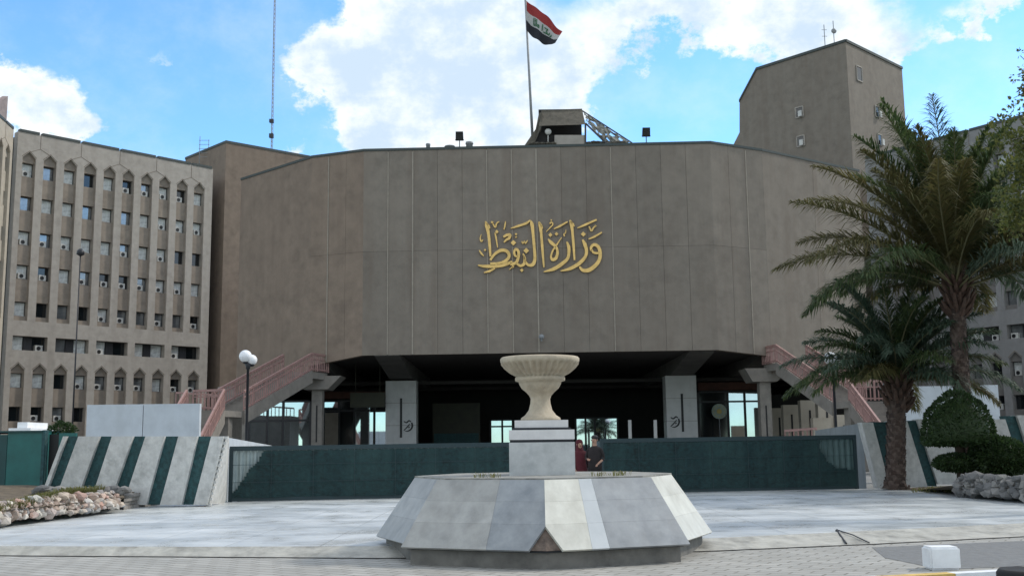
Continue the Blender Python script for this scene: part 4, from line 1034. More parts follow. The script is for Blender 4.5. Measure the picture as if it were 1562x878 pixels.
# return walls beyond the gate
def wall_line(name, label, a_px, b_px, Ya, Yb, th=.3, m_='whitewall'):
    a, b = at(*a_px, Ya), at(*b_px, Yb); bm = new()
    prism(bm, [(a.x, a.y, 0), (b.x, b.y, 0), b, a], (0, th, 0)); return solo(name, bm, m_, (a.x, a.y, 0), label, 'wall')
wall_line('side_wall', 'pale wall running back behind the left end of the gate', (345, 667), (412, 679), 31.8, 46)
wall_line('side_wall', 'blue grey wall running back behind the right end of the gate', (1246, 656), (1316, 645), 50, 37.2, m_='greywall')
def panel(label, x0, x1, y0, y1, Y, nseg):
    a, b = at(x0, y0, Y), at(x1, y1, Y); root = thing('blast_wall', label, 'wall', (a.x, Y, 0))
    for k in range(nseg):
        xa = a.x + (b.x - a.x) * k / nseg; xb = a.x + (b.x - a.x) * (k + 1) / nseg - .03
        bm = new(); box(bm, xa, xb, Y, Y + .25, 0, a.z + (b.z - a.z) * k / nseg); box(bm, xa, xb, Y - .35, Y + .6, 0, .5); part('panel', bm, 'whitewall', root)
panel('pale blue white blast wall standing behind the left striped barrier', 133, 306, 617, 615, 45, 2)
panel('pale blast wall standing behind the tall palm at right', 1379, 1523, 589, 586, 45, 2)
# green steel booth at the left edge
Yb = 30.5
bt = thing('steel_booth', 'dark green steel booth with open dark doorway at the left edge', 'booth', (at(30, 740, Yb).x, Yb, .1))
X = lambda px: at(px, 700, Yb).x; zt = at(40, 659, Yb).z
bm = new(); box(bm, X(-60), X(10), Yb + .02, Yb + 2.2, .1, zt - .06); box(bm, X(10), X(63), Yb, Yb + 2.2, .1, zt); bm2 = new()
part('wall', bm, 'booth', bt)
bm2.free(); bm = new(); box(bm, X(-60), X(9.5), Yb - .01, Yb + .018, .12, zt - .08); part('side_sheet', bm, 'boothdark', bt)
bm = new(); box(bm, X(63), X(67.5), Yb - .03, Yb + .2, .1, zt + .06); part('post', bm, 'ribgreen', bt)
bm = new(); box(bm, X(68), X(86), Yb + .25, Yb + .4, .1, zt - .06); part('doorway', bm, 'black', bt)
bm = new(); box(bm, X(86), X(112), Yb + .1, Yb + .2, .1, zt - .03); part('door', bm, 'booth', bt)
bm = new(); box(bm, X(-60), X(63), Yb - .06, Yb + 2.25, zt + .003, zt + .05); part('roof', bm, 'boothdark', bt)
# white vehicle-like cabin behind it: rounded roof box
Yc = 40; a, b = at(11, 690, Yc), at(47, 643, Yc)
bm = new(); box(bm, a.x, b.x, Yc, Yc + 2.2, 0, b.z); es = [e for e in bm.edges if (e.verts[0].co.z > .5 and e.verts[1].co.z > .5)]
bmesh.ops.bevel(bm, geom=es, offset=.22, segments=4, affect='EDGES')
wc = thing('white_cabin', 'small white cabin with rounded roof just visible behind the green booth', 'cabin', (a.x, Yc, 0)); part('shell', bm, 'whitep', wc)
bm = new(); box(bm, a.x + .15, b.x - .15, Yc - .012, Yc + .01, .95, 1.65); part('window', bm, 'glassdark', wc)

# ------------------------------------------------------------------ lamps
def globe_lamp(label, px, Y, ytop, single=False):
    p = at(px, 700, Y); zt = at(px, ytop, Y).z
    t = thing('globe_lamp', label, 'street lamp', (p.x, Y, 0), group='black lamp posts with white globes')
    bm = new(); lathe(bm, (p.x, Y, 0), [(.16, 0), (.16, .25), (.075, .4), (.06, 1.2), (.055, zt - .35), (.09, zt - .33), (.09, zt - .25), (.14, zt - .12), (.05, zt - .05)], 12); part('post', bm, 'polem', t)
    for dx, dz, r in ((-.10, .18, .26), (.13, .04, .22)):
        bm = new(); ball(bm, (p.x + dx, Y + dx * .6, zt + dz), r, sub=3); g = part('globe', bm, 'globe', t)
        bm = new(); lathe(bm, (p.x + dx, Y + dx * .6, zt + dz - r - .05), [(.06, 0), (.11, .05), (.13, .1)], 12); part('collar', bm, 'polem', g)
globe_lamp('black lamp post with two white globes in front of the left staircase', 375, 44, 550)
globe_lamp('black lamp post half hidden by palm fronds in front of the right staircase', 1278, 44, 553)
Y = 60; p = at(108, 700, Y); zt = at(111, 388, Y).z
t = thing('street_lamp', 'tall thin dark lamp pole standing before the left office wing', 'street lamp', (p.x, Y, 0))
bm = new(); tube(bm, [(p.x, Y, 0), (p.x, Y, zt)], [.055, .035], 8); lathe(bm, (p.x, Y, 0), [(.16, 0), (.14, .4), (.06, .6)], 10); part('pole', bm, 'polem', t)
bm = new(); lathe(bm, (p.x, Y, zt - .1), [(.05, 0), (.22, .1), (.2, .3), (.08, .42)], 12); part('lamp_head', bm, 'polem', t)

# ------------------------------------------------------------------ octagonal plinth, pedestal, urn
CX, CY = .45, 17.2
pt_ = thing('octagonal_plinth', 'octagonal marble plinth of sloping grey and white slabs with a broken front corner', 'plinth', (CX, CY, 0))
def ov(r, z, k): a = R(-91.0 + 45 * k); return Vector((CX + r * math.cos(a), CY + r * math.sin(a), z))
bm = new(); prism(bm, [ov(2.47, -.02, k) for k in range(8)], (0, 0, .235)); part('base', bm, 'mbase', pt_)
bm = new(); prism(bm, [ov(2.52, .215, k) for k in range(8)], (0, 0, .03)); part('shadow_joint', bm, 'mline', pt_)
RB_, RT_, ZB0, ZT0 = 2.63, 2.02, .25, 1.145
ROWF = [0, .36, .68, 1]; GR = 1.075
def facet_tiles(k, cols, gr=1.0):
    """sloping facet between vertices k and k+1; cols: (t_end, material) from vertex k to k+1; one mesh per facet"""
    b0, b1, t0, t1 = ov(RB_ * gr, ZB0, k), ov(RB_ * gr, ZB0, k + 1), ov(RT_ * gr, ZT0 + (.004 if gr > 1 else 0), k), ov(RT_ * gr, ZT0 + (.004 if gr > 1 else 0), k + 1)
    nrm = (b1 - b0).cross(t0 - b0).normalized(); mats_ = ['mg', 'mb', 'mw', 'mline', 'mw2']
    bm = new(); lo = 0.0
    for te, mi in cols:
        for r in range(3):
            v0, v1 = ROWF[r], ROWF[r + 1]; g = .0007
            def P(u, v): return (b0.lerp(b1, u)).lerp(t0.lerp(t1, u), v)
            ua, ub = lo + g, te - g; va, vb = v0 + g, v1 - g
            pts = [P(ua, va), P(ub, va), P(ub, vb), P(ua, vb)]
            if k == 7 and te == 1 and r == 0: pts = [P(ua, va), P(.885, va), P(ub, vb - .02), P(ub, vb), P(ua, vb)]
            if k == 0 and lo == 0 and r == 0: pts = [P(.115, va), P(ub, va), P(ub, vb), P(ua, vb), P(ua, vb - .02)]
            prism(bm, pts, -nrm * .04, mi)
        lo = te
    part('marble_slope', bm, mats_, pt_)
for k, cols in ((7, [(.60, 0), (1, 1)]), (0, [(.31, 2), (.43, 4), (1, 1)]), (1, [(1, 2)]), (6, [(1, 0)]), (2, [(.5, 0), (1, 2)]), (3, [(.5, 0), (1, 1)]), (4, [(.5, 0), (1, 1)]), (5, [(.5, 0), (1, 0)])):
    facet_tiles(k, cols, GR if k in (7, 0) else 1.0)
bm = new()
va = [bm.verts.new(v) for v in [ov((RB_ - .05) * GR, ZB0 - .002, q) for q in (7, 0, 1)] + [ov(1.2, ZB0 - .002, q) for q in (1, 7)]]
vb = [bm.verts.new(v) for v in [ov((RT_ - .05) * GR, ZT0 - .02, q) for q in (7, 0, 1)] + [ov(1.2, ZT0 - .02, q) for q in (1, 7)]]
for q in range(5): bm.faces.new((va[q], va[(q + 1) % 5], vb[(q + 1) % 5], vb[q]))
bm.faces.new(vb); bm.faces.new(va[::-1]); part('front_core', bm, 'raw', pt_)
bm = new(); prism(bm, [ov(2.47 * GR, -.02, q) for q in (7, 0, 1)] + [ov(1.2, -.02, 1), ov(1.2, -.02, 7)], (0, 0, .232)); part('front_base', bm, 'mbase', pt_)
bm = new(); prism(bm, [ov(2.52 * GR, .213, q) for q in (7, 0, 1)] + [ov(1.2, .213, 1), ov(1.2, .213, 7)], (0, 0, .034)); part('front_joint', bm, 'mline', pt_)
bm = new()
for k in range(8): pass
a = [ov(RB_ - .06, ZB0 - .002, k) for k in range(8)]; b = [ov(RT_ - .06, ZT0 - .035, k) for k in range(8)]
va = [bm.verts.new(v) for v in a]; vb = [bm.verts.new(v) for v in b]
for k in range(8): bm.faces.new((va[k], va[(k + 1) % 8], vb[(k + 1) % 8], vb[k]))
bm.faces.new(vb); bm.faces.new(va[::-1]); part('core', bm, 'raw', pt_)
bm = new(); f = [ov(RT_ + .004, ZT0 - .03, k) for k in range(8)]; prism(bm, f, (0, 0, .05)); part('top', bm, 'mtop', pt_)
bm = new()
def sq(w, z0, z1, mi=0): box(bm, CX - .02 - w / 2, CX - .02 + w / 2, CY - w / 2, CY + w / 2, z0, z1, mi)
ztp = ZT0 + .02
PX = lambda py: at(828, py, CY - .5).z
sq(1.01, ztp, PX(674)); sq(.985, PX(674) + .001, PX(670), 1); sq(1.01, PX(670) + .001, PX(655), 2); sq(.9, PX(655) + .001, PX(651.5), 1); sq(.83, PX(651.5) + .001, PX(640), 2)
part('pedestal', bm, ['ped', 'mline', 'ped2'], pt_)
zf = PX(640) + .002; k_ = 1.0 / 1640 * 17.0
prof_px = [(31, 640), (30, 636), (24, 632), (18, 624), (15.5, 614), (15, 607), (17, 602), (21.5, 597), (28.5, 591), (32, 585), (33, 581), (38.5, 579.5), (38.5, 575), (35, 573), (44, 568), (52, 561), (57, 554.5), (60, 552.5), (61, 550), (61, 546), (59, 544), (56, 545), (52, 552), (40, 562)]
bm = new(); prof = [(r * k_, (at(828, y, CY).z - at(828, 640, CY).z)) for r, y in prof_px]
lathe(bm, (CX - .02, CY, zf), prof, 144, 0, flute=(13, 16, 34, .055))
ur = thing('stone_urn', 'large fluted cream stone urn on the marble pedestal', 'urn', (CX - .02, CY, zf)); part('bowl', bm, 'urn', ur)
bm = new(); bmesh.ops.create_circle(bm, cap_ends=True, segments=32, radius=50 * k_, matrix=Matrix.Translation((CX - .02, CY, zf + prof[-2][1] + .01))); part('soil', bm, 'soil', ur)

# ------------------------------------------------------------------ plants
def blade(bm, p, d, L, w, droop=.3, mi=0):
    p = Vector(p); d = Vector(d).normalized(); s = d.cross(Vector((0, 0, 1))); s = (s.normalized() if s.length > .01 else Vector((1, 0, 0))) * w / 2
    q = p + d * L * .55; e = p + d * L + Vector((0, 0, -droop * L))
    v = [bm.verts.new(x) for x in (p - s * .6, p + s * .6, q + s, q - s, e)]
    f = bm.faces.new(v[:4]); g = bm.faces.new((v[3], v[2], v[4])); f.material_index = g.material_index = mi
def tuft(bm, c, n, L, spread, w=.02):
    for _ in range(n):
        a = rnd.uniform(0, 6.283); s = rnd.random() ** .5 * spread
        blade(bm, Vector(c) + Vector((math.cos(a) * s, math.sin(a) * s, 0)), (math.cos(a) * rnd.uniform(.1, .9), math.sin(a) * rnd.uniform(.1, .9), 1), L * rnd.uniform(.5, 1.2), w)
bm = new()
for x, y in [(CX + 1.0, CY - 1.3), (CX + .75, CY - 1.35), (CX + 1.15, CY - 1.1), (CX - .95, CY - 1.3), (CX - .75, CY - 1.4)]:
    tuft(bm, (x, y, ZT0 + .02), 26, .11, .12, .011)
stuff('weeds', bm, 'grass', 'dry yellow green weeds on the plinth top around the pedestal', 'weeds')
bm = new()
for k in range(5): tuft(bm, (CX - .02 + .12 * k, CY + rnd.uniform(-.3, .3), zf + prof[-2][1] + .01), 10, .13, .12, .012)
solo('weed', bm, 'grass', (CX, CY, zf + .9), 'sparse grass growing inside the stone urn', 'weeds', recalc=False)

def frond(bm, base, az, el, L, curl, leaf, nl, mi=0, twist=0.0, rm=1, bend=0.0, lw=.042):
    """one pinnate frond; pts along an arc that droops"""
    d = Vector((math.cos(az) * math.cos(el), math.sin(az) * math.cos(el), math.sin(el)))
    n = 14; pts = [Vector(base)]; e = el; a_ = az
    for i in range(n):
        e -= curl / n * (.4 + 1.2 * i / n); a_ += bend / n
        dd = Vector((math.cos(a_) * math.cos(e), math.sin(a_) * math.cos(e), math.sin(e))); pts.append(pts[-1] + dd * L / n)
    tube(bm, pts, [.035 * (1 - .85 * i / n) + .004 for i in range(n + 1)], 4, rm, False)
    for k in range(nl):
        t = .16 + .84 * k / nl; x = t * n; i = min(int(x), n - 1); p = pts[i].lerp(pts[i + 1], x - i); tg = (pts[i + 1] - pts[i]).normalized()
        sd = tg.cross(Vector((0, 0, 1))); sd = sd.normalized() if sd.length > .05 else Vector((1, 0, 0)); un = sd.cross(tg)
        ll = leaf * (math.sin(math.pi * min(1, t * .92 + .08)) ** .6 * .9 + .12) * rnd.uniform(.8, 1.12)
        for s in (-1, 1):
            v = (tg * rnd.uniform(.45, 1.1) + sd * s * rnd.uniform(.35, .95) + un * rnd.uniform(-.15, .6) + Vector((0, 0, -.1))).normalized()
            blade(bm, p, v, ll, lw, rnd.uniform(.05, .55), mi)
def palm(label, px, py_base, zbase, Y, crown_px, crown_py, tw, fr, seed, lean=0):
    global rnd
    rnd = random.Random(seed)
    b = at(px, py_base, Y); b = Vector((b.x, Y, zbase)); c = at(crown_px, crown_py, Y); c = Vector((c.x, Y, c.z))
    root = thing('date_palm', label, 'palm tree', b, group='date palms')
    H = c.z - b.z; bm = new(); n = 26
    P = lambda t: b.lerp(c, t) + Vector((0, 0, 0))
    rad = lambda t: tw * (.62 if t > .06 else .62 + (.06 - t) * 4) * (1 - .12 * t)
    tube(bm, [P(i / n) for i in range(n + 1)], [rad(i / n) * .92 for i in range(n + 1)], 14)
    rows = int(H / .17)          # old leaf-base scales in spiral rows
    for r in range(rows):
        for k in range(9):
            t = (r + (k % 2) * .5) / rows; a = k * 2 * math.pi / 9 + r * .35; p = P(t); rr_ = rad(t)
            o = Vector((math.cos(a), math.sin(a), 0)); s = Vector((-o.y, o.x, 0)); w_ = rr_ * .62 / 2
            q = p + o * rr_ * .88
            vs = [q - s * w_, q + s * w_, q + s * w_ * .6 + Vector((0, 0, .13)) + o * .045, q - s * w_ * .6 + Vector((0, 0, .13)) + o * .045, q + Vector((0, 0, .17)) - o * .03]
            v = [bm.verts.new(x + Vector((0, 0, rnd.uniform(-.02, .02)))) for x in vs]
            bm.faces.new((v[0], v[1], v[2], v[3])); bm.faces.new((v[3], v[2], v[4]))
    part('trunk', bm, 'trunk', root, False)
    bm = new()                   # cut leaf bases under the crown
    for k in range(46):
        a = k * 2.4; t = k / 46; p = c + Vector((0, 0, -1.15 + t * 1.2)); o = Vector((math.cos(a), math.sin(a), 0))
        L = rnd.uniform(.28, .58); r0 = tw * .5
        tube(bm, [p + o * r0 * .7, p + o * (r0 + L * .35) + Vector((0, 0, L * .5)), p + o * (r0 + L * .6) + Vector((0, 0, L))], [.085, .065, .03], 5)
    part('leaf_bases', bm, 'deadleaf', root, False)
    bm = new()
    for f in fr(c): frond(bm, **f)
    part('crown', bm, ['leafd', 'rachis', 'leafo', 'leafb'], root, False)
def tall_fronds(c):
    out = []; n = 62
    for k in range(n):
        az = k * 2.39996; t = k / (n - 1)          # t=0 upright centre, 1 lowest
        el = R(89 - 68 * t ** 1.15) + rnd.uniform(-.12, .12)
        left = -math.cos(az)
        L = rnd.uniform(4.6, 5.7) * (1.05 if left > .4 else .95)
        out.append(dict(base=c + Vector((0, 0, .15 - .5 * t)), az=az, el=el, L=L, curl=rnd.uniform(.75, 1.35) * (.38 + .82 * t), leaf=.88, nl=185, mi=(2 if (t > .72 or (left > .3 and t > .3)) and rnd.random() < .65 else (3 if rnd.random() < .2 else 0)), bend=rnd.uniform(-.25, .25)))
    return out
def short_fronds(c):
    out = []; n = 48
    for k in range(n):
        az = k * 2.39996; t = k / (n - 1); el = R(76 - 60 * t ** .9) + rnd.uniform(-.1, .1)
        out.append(dict(base=c + Vector((0, 0, .1 - .4 * t)), az=az, el=el, L=rnd.uniform(3.0, 3.9), curl=rnd.uniform(.9, 1.25) * (.6 + .6 * t), leaf=.68, nl=150, mi=(2 if t > .85 and rnd.random() < .6 else (0 if rnd.random() < .4 else 3)), bend=rnd.uniform(-.25, .25)))
    return out
palm('tall date palm with a scaly trunk rising behind the clipped topiary', 1477, 745, .1, 32.5, 1457, 428, .44, tall_fronds, 11)
palm('shorter date palm with blue green fronds and a thick trunk at the deck edge', 1366, 745, .13, 34.6, 1368, 572, .53, short_fronds, 12)
rnd = random.Random(21)
def leafcloud(bm, c, shape, n, size, inside=.25):
    c = Vector(c)
    for _ in range(n):
        p, nr = shape()
        if rnd.random() < inside: p = p * rnd.uniform(.6, .97)
        d = (nr + Vector((rnd.uniform(-1, 1), rnd.uniform(-1, 1), rnd.uniform(-.8, 1))) * .8).normalized()
        s = d.cross(Vector((rnd.uniform(-1, 1), rnd.uniform(-1, 1), rnd.uniform(-1, 1)))).normalized()
        L = size * rnd.uniform(.6, 1.3); q = c + p
        bm.faces.new([bm.verts.new(x) for x in (q, q + d * L * .5 + s * L * .3, q + d * L, q + d * L * .5 - s * L * .3)])
def ell(rx, ry, rz, zmin=-1, bump=.07, fr=2.2):
    def f():
        while True:
            v = Vector((rnd.gauss(0, 1), rnd.gauss(0, 1), rnd.gauss(0, 1))).normalized()
            if v.z < zmin: v.z = zmin + rnd.uniform(-.03, .03); v.x *= rnd.uniform(.3, 1) ** .5; v.y *= 1
            k = 1 + bump * mnoise.noise(v * fr)
            return Vector((v.x * rx * k, v.y * ry * k, v.z * rz * k)), v
    return f
# clipped topiary: mushroom cap, lower shelf, stem
Yt = 31.0; b = at(1467, 725, Yt); zc = at(1467, 672, Yt).z
tp = thing('topiary_shrub', 'dark green topiary clipped into a mushroom cap over a lower shelf', 'shrub', (b.x, Yt, .6))
bm = new(); ball(bm, (b.x, Yt, zc), 1, sx=.86, sy=.86, sz=1.18, sub=3)
for v in bm.verts:
    if v.co.z < zc - .04: v.co.z = zc - .04
leafcloud(bm, (b.x, Yt, zc), ell(.97, .97, 1.36, -.05), 9000, .10); part('crown', bm, 'bush', tp, False)
bm = new(); z2 = at(1458, 705, Yt).z; ball(bm, (b.x - .15, Yt - .1, z2), 1, sx=.55, sy=.42, sz=.19, sub=3); leafcloud(bm, (b.x - .15, Yt - .1, z2), ell(.62, .5, .24, -.9), 3000, .08); part('lower_crown', bm, 'bush', tp, False)
bm = new(); tube(bm, [(b.x + .02, Yt, .3), (b.x, Yt, z2), (b.x + .02, Yt, zc + .2)], [.16, .13, .15], 10); part('trunk', bm, 'bark', tp)
bm = new(); p = at(1524, 698, 30.6); ball(bm, p, 1, sx=.62, sy=.56, sz=.42, sub=3); leafcloud(bm, p, ell(.76, .68, .54, -.85), 6000, .11)
solo('bush', bm, 'bush', (p.x, p.y, .6), 'low round dark bush right of the topiary behind the grey rocks', 'bush', recalc=False)
# leafy tree reaching in at the right edge
Yr = 23; c0 = at(1655, 235, Yr); tr = thing('leafy_tree', 'yellow green leafy tree reaching in at the right edge', 'tree', (c0.x + .3, Yr, 0))
bm = new(); base = Vector((c0.x + .3, Yr, 0)); fork = Vector((c0.x + .2, Yr, 4.2)); tube(bm, [base, base.lerp(fork, .5) + Vector((.06, 0, 0)), fork], [.22, .18, .15], 10)
limbs = []
for (px, py, dy, r_) in ((1555, 215, -.3, .55), (1570, 270, .2, .5), (1558, 320, 0, .42), (1590, 130, .3, .5), (1625, 220, -.6, .8), (1650, 120, .2, .7), (1700, 250, .4, .9), (1610, 330, .5, .6), (1690, 350, -.2, .7), (1590, 245, .8, .6)):
    e = at(px, py, Yr + dy); limbs.append((e, r_)); mid = fork.lerp(e, .5) + Vector((0, 0, .2)); tube(bm, [fork, mid, e], [.09, .06, .02], 6)
part('trunk', bm, 'bark', tr)
bm = new()
for e, r_ in limbs:
    for _ in range(16):
        q = e + Vector((rnd.gauss(0, 1), rnd.gauss(0, 1), rnd.gauss(0, .9))) * r_ * .55
        leafcloud(bm, q, ell(.2, .2, .17, -2, .3), 55, .1, .6)
for (px, py) in ((1556, 82), (1559, 105), (1548, 118), (1560, 140), (1545, 150)):
    e = at(px, py, Yr); leafcloud(bm, e, ell(.06, .06, .08, -2, .3), 9, .09, .6)
part('crown', bm, 'tree', tr, False)
bm = new(); tw0 = fork; tube(bm, [limbs[3][0], at(1572, 100, Yr), at(1556, 85, Yr)], [.02, .012, .006], 5); tube(bm, [limbs[3][0], at(1565, 140, Yr), at(1546, 150, Yr)], [.02, .012, .006], 5); part('branch', bm, 'bark', tr)

# ------------------------------------------------------------------ rock edging and beds
def rock_row(bm, pts, layers, size, seed, h):
    r_ = random.Random(seed); k = 0
    tot = sum((Vector(b) - Vector(a)).length for a, b in zip(pts[:-1], pts[1:]))
    for L in range(layers):
        s = 0.0
        while s < tot:
            q = s; P_ = None
            for a, b in zip(pts[:-1], pts[1:]):
                l = (Vector(b) - Vector(a)).length
                if q <= l: P_ = Vector(a).lerp(Vector(b), q / l); dr_ = (Vector(b) - Vector(a)).normalized(); break
                q -= l
            if P_ is None: break
            n = Vector((-dr_.y, dr_.x, 0)); n = n if n.y > 0 else -n
            sz = size * (r_.uniform(.5, 1.0) if r_.random() < .7 else r_.uniform(1.0, 1.6))
            c = P_ + n * (.08 + .035 * L + r_.uniform(-.03, .03)) + Vector((0, 0, .13 + h * (L + .45) / layers + r_.uniform(-.03, .03)))
            res = bmesh.ops.create_icosphere(bm, subdivisions=(1 if r_.random() < .75 else 2), radius=1)
            rot = Matrix.Rotation(r_.uniform(0, 6), 3, 'Z') @ Matrix.Rotation(r_.uniform(-.6, .6), 3, 'X'); sc = Vector((r_.uniform(.8, 1.35), r_.uniform(.7, 1.0), r_.uniform(.55, .85))) * sz
            off = Vector((r_.uniform(0, 90), 0, 0))
            for v in res['verts']:
                kk = 1 + .5 * mnoise.noise(v.co * 1.3 + off) + .12 * mnoise.noise(v.co * 3.3 + off); w_ = v.co * kk
                v.co = rot @ Vector((w_.x * sc.x, w_.y * sc.y, w_.z * sc.z)) + c
            s += sz * r_.uniform(1.15, 1.6)
ra, rb2 = gz(-130, 822, .13), gz(0, 806, .13); rc, rd = gz(110, 791, .13), gz(188, 781, .13)
bm = new(); rock_row(bm, [ra, rb2, rc, rd], 5, .10, 4, .38)
solo('rock_wall', bm, 'rock', (rb2.x, rb2.y, .13), 'low wall of mixed cream, pink and grey stones along the left deck edge', 'stone wall')
bm = new(); xs = [rb2, rc, rd]
q = [ra + Vector((.0, .25, .33)), rb2 + Vector((0, .3, .35)), rc + Vector((0, .3, .35)), rd + Vector((-.15, .25, .3)), rd + Vector((-.6, 2.6, .42)), Vector((-13, 29.2, .75)), Vector((-20, 29.2, .75)), Vector((-20, 22, .7))]
poly(bm, q); struct('planting_bed', bm, 'soil')
bm = new()
for k in range(260):
    a = rnd.random(); b_ = rnd.random(); p0_ = ra.lerp(rd, .22 + a * .33); p = p0_ + Vector((-a * .3,   .3 + b_ * 3.6, .31 + b_ * .2))
    tuft(bm, p, 14, .26, .16, .018)
stuff('bed_grass', bm, 'grass', 'yellow green grass growing in the bed behind the left stone wall', 'grass')
bm = new()
r9 = random.Random(9)
for k in range(22):
    px = 58 + k * 6.6; p = at(px, 752 + r9.uniform(-6, 3), 27.4); ball(bm, p, r9.uniform(.09, .2), sx=1.3, sz=.7, sub=2, wob=.5, seed=k)
solo('rock_heap', bm, 'rockgrey', at(130, 750, 27.4), 'loose grey stones scattered at the foot of the left striped barrier', 'stones')
bm = new(); a = gz(188, 777, .13); b = gz(231, 770, .13)
for k in range(4): 
    j = r9.uniform(-.05, .05); prism(bm, [(a.x + j, a.y, .13 + .1 * k), (b.x + j, b.y, .13 + .1 * k), (b.x + j - .1, b.y + .5, .13 + .1 * k), (a.x + j - .1, a.y + .5, .13 + .1 * k)], (0, 0, .09))
prism(bm, [(b.x + .06, b.y - .05, .13), (b.x + .14, b.y - .05, .13), (b.x + .14, b.y + .3, .13), (b.x + .06, b.y + .3, .13)], (0, 0, .44))
solo('stacked_slabs', bm, 'slabstone', (a.x, a.y, .13), 'short stack of grey stone slabs at the end of the left stone wall', 'stone slabs')
bm = new(); a = gz(1458, 758, .13); b = gz(1562, 768, .13); c = gz(1720, 782, .13); rock_row(bm, [a, b, c], 5, .135, 15, .47)
solo('rock_edging', bm, 'rockgrey', a, 'piled grey rocks edging the bed under the topiary at right', 'stone wall')
bm = new(); poly(bm, [a + Vector((0, .2, .3)), b + Vector((0, .2, .36)), c + Vector((0, .2, .36)), (24, 35.5, .5), (11.5, 35.5, .1), gz(1400, 747, .15)]); struct('planting_bed_soil', bm, 'soil')
bm = new()
for k in range(26): p = gz(1395 + k * 2.7, 748 + rnd.uniform(-3, 3), .15); tuft(bm, p, 10, .14, .1, .02)
stuff('bed_weeds', bm, 'grass', 'sparse weeds at the foot of the right striped barrier', 'weeds')
p = at(94, 657, 31.5); bm = new(); leafcloud(bm, p, ell(.35, .3, .22, -2, .3), 900, .09, .5); tube(bm, [(p.x, p.y, .2), p], .04)
solo('shrub', bm, 'bush', (p.x, p.y, .2), 'small dark shrub showing above the booth doorway', 'shrub', recalc=False)

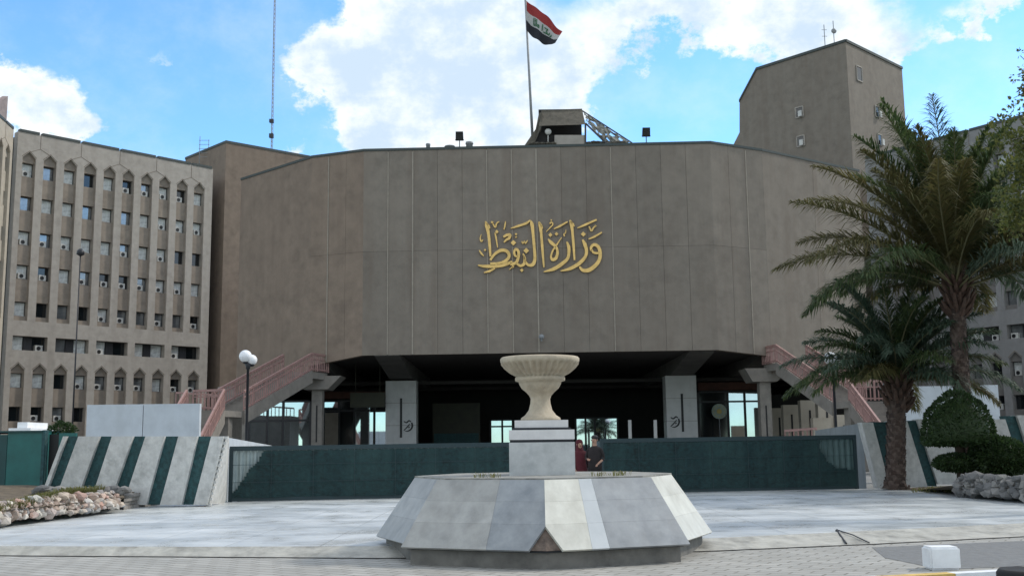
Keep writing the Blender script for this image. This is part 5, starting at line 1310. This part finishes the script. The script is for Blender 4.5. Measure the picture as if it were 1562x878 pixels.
# ------------------------------------------------------------------ people behind the plinth
def person(label, x, y, h, face_az, robe, coat_m, arms, head_m, long_robe):
    k = h / 1.75
    root = thing('person', label, 'person', (x, y, .13), face_az)
    J = {'pelvis': (0, 0, .95), 'waist': (0, 0, 1.10), 'chest': (0, .0, 1.32), 'neck0': (0, .0, 1.45), 'neck1': (0, -.01, 1.52), 'head0': (0, -.02, 1.60), 'head1': (0, -.02, 1.70)}
    E = [('pelvis', 'waist'), ('waist', 'chest'), ('chest', 'neck0'), ('neck0', 'neck1'), ('neck1', 'head0'), ('head0', 'head1')]
    Rr = {'pelvis': (.16, .12), 'waist': (.14, .105), 'chest': (.17, .12), 'neck0': (.08, .07), 'neck1': (.055, .055), 'head0': (.082, .098), 'head1': (.07, .085)}
    for s, nm in ((-1, 'r'), (1, 'l')):
        J['hip' + nm] = (s * .1, 0, .9); J['knee' + nm] = (s * .11, -.02, .5); J['ank' + nm] = (s * .11, .01, .09); J['toe' + nm] = (s * .13, -.15, .035)
        E += [('pelvis', 'hip' + nm), ('hip' + nm, 'knee' + nm), ('knee' + nm, 'ank' + nm), ('ank' + nm, 'toe' + nm)]
        Rr.update({'hip' + nm: (.095, .1), 'knee' + nm: (.06, .065), 'ank' + nm: (.04, .045), 'toe' + nm: (.035, .03)})
        sh, elb, wr = arms[nm]
        J['sh' + nm] = (s * .19, 0, 1.40); J['el' + nm] = elb; J['wr' + nm] = wr
        E += [('chest', 'sh' + nm), ('sh' + nm, 'el' + nm), ('el' + nm, 'wr' + nm)]
        Rr.update({'sh' + nm: (.06, .06), 'el' + nm: (.042, .042), 'wr' + nm: (.028, .03)})
        wv, ev = Vector(wr), Vector(elb); d = (wv - ev).normalized(); side = d.cross(Vector((0, 0, 1))); side = side.normalized() if side.length > .1 else Vector((0, 1, 0))
        pm = wv + d * .05; J['palm' + nm] = tuple(pm); E.append(('wr' + nm, 'palm' + nm)); Rr['palm' + nm] = (.032, .022)
        for fi, (o, l) in enumerate(((-.027, .07), (-.009, .08), (.009, .076), (.027, .06))):
            f0 = pm + side * o + d * .04; f1 = f0 + d * l * .55 + Vector((0, 0, -.012)); f2 = f1 + d * l * .35 + Vector((0, 0, -.022))
            for q, v in (('a', f0), ('b', f1), ('c', f2)): J[f'f{nm}{fi}{q}'] = tuple(v); Rr[f'f{nm}{fi}{q}'] = (.009, .009)
            E += [('palm' + nm, f'f{nm}{fi}a'), (f'f{nm}{fi}a', f'f{nm}{fi}b'), (f'f{nm}{fi}b', f'f{nm}{fi}c')]
        t0 = pm + side * -.04; J['t' + nm] = tuple(t0 + d * .02); J['t2' + nm] = tuple(t0 + side * -.015 + d * .055); E += [('palm' + nm, 't' + nm), ('t' + nm, 't2' + nm)]; Rr['t' + nm] = (.011, .011); Rr['t2' + nm] = (.009, .009)
    names = list(J); idx = {n_: i for i, n_ in enumerate(names)}
    me = bpy.data.meshes.new('body'); me.from_pydata([Vector(J[n_]) * k for n_ in names], [(idx[a], idx[b]) for a, b in E], [])
    o = bpy.data.objects.new('body', me); COL.objects.link(o)
    md = o.modifiers.new('skin', 'SKIN')
    for i, n_ in enumerate(names): sv_ = me.skin_vertices[0].data[i]; sv_.radius = tuple(v * k for v in Rr[n_]); sv_.use_root = (n_ == 'pelvis')
    o.modifiers.new('sub', 'SUBSURF').levels = 1
    bpy.context.view_layer.update(); dg = bpy.context.evaluated_depsgraph_get()
    m2 = bpy.data.meshes.new_from_object(o.evaluated_get(dg)); bpy.data.objects.remove(o); m2.name = 'body'
    for nm_ in ('skin', coat_m, 'darkcloth'): m2.materials.append(M[nm_])
    for p in m2.polygons:
        c = p.center / k; p.use_smooth = True
        p.material_index = 0 if c.z > 1.47 or (abs(c.x) > .19 and any((c - Vector(arms[n_][2])).length < .13 for n_ in 'rl')) or any((c - Vector(arms[n_][2])).dot(Vector(arms[n_][2]) - Vector(arms[n_][1])) > 0 and (c - Vector(arms[n_][2])).length < .25 for n_ in 'rl') else (1 if c.z > .92 or abs(c.x) > .2 and c.z > .7 else 2)
    b_ = bpy.data.objects.new('body', m2); COL.objects.link(b_); b_.parent = root
    # face: nose, eyes, mouth
    bm = new(); ball(bm, (0, -.125 * k, 1.625 * k), .018 * k, sz=1.5, sub=1, mi=0)
    for s in (-1, 1): ball(bm, (s * .034 * k, -.108 * k, 1.65 * k), .011 * k, sub=1, mi=1); ball(bm, (s * .088 * k, -.015 * k, 1.64 * k), .024 * k, sx=.4, sz=1.3, sub=1, mi=0)
    box(bm, -.025 * k, .025 * k, -.117 * k, -.10 * k, 1.578 * k, 1.586 * k, 2); finish('face', bm, ['skin', 'hair', 'browncloth'], root)
    bm = new()
    if head_m == 'scarf': lathe(bm, (0, .005 * k, 0), [(.17 * k, 1.38 * k), (.12 * k, 1.50 * k), (.108 * k, 1.60 * k), (.115 * k, 1.70 * k), (.09 * k, 1.77 * k), (.02 * k, 1.80 * k)], 18)
    else: ball(bm, (0, .012 * k, 1.715 * k), .098 * k, sy=1.1, sz=.72, sub=2)
    hm = finish('headscarf' if head_m == 'scarf' else 'hair', bm, 'maroon' if head_m == 'scarf' else 'hair', root)
    if head_m == 'scarf':
        hm.location = (0, .035, 0)
    if long_robe:
        bm = new(); lathe(bm, (0, 0, 0), [(.30 * k, .06 * k), (.27 * k, .4 * k), (.215 * k, .9 * k), (.19 * k, 1.12 * k), (.215 * k, 1.34 * k), (.15 * k, 1.44 * k), (.075 * k, 1.49 * k)], 24, flute=(0, 2, 8, .05))
        for v in bm.verts: v.co.y *= .72
        finish('robe', bm, coat_m, root)
    else:
        bm = new(); lathe(bm, (0, 0, 0), [(.20 * k, .78 * k), (.205 * k, 1.0 * k), (.20 * k, 1.3 * k), (.15 * k, 1.43 * k), (.08 * k, 1.48 * k)], 20)
        for v in bm.verts: v.co.y *= .72
        finish('jacket', bm, coat_m, root)
    return root
d1_ = at(885, 720, 30.5); d2_ = at(908, 720, 30.2)
person('person in a maroon robe and headscarf standing beside the pedestal', d1_.x, 30.5, 1.62, R(10), 'maroon', 'maroon', {'r': (0, (-.25, -.03, 1.14), (-.2, -.14, .92)), 'l': (0, (.26, -.02, 1.14), (.26, -.1, .9))}, 'scarf', True)
person('person in a dark brown coat with one forearm raised, standing at the gate opening', d2_.x, 30.2, 1.74, R(-25), 'darkcloth', 'darkcloth', {'r': (0, (-.26, -.02, 1.14), (-.12, -.24, 1.12)), 'l': (0, (.27, -.0, 1.13), (.2, -.2, 1.02))}, 'hair', False)
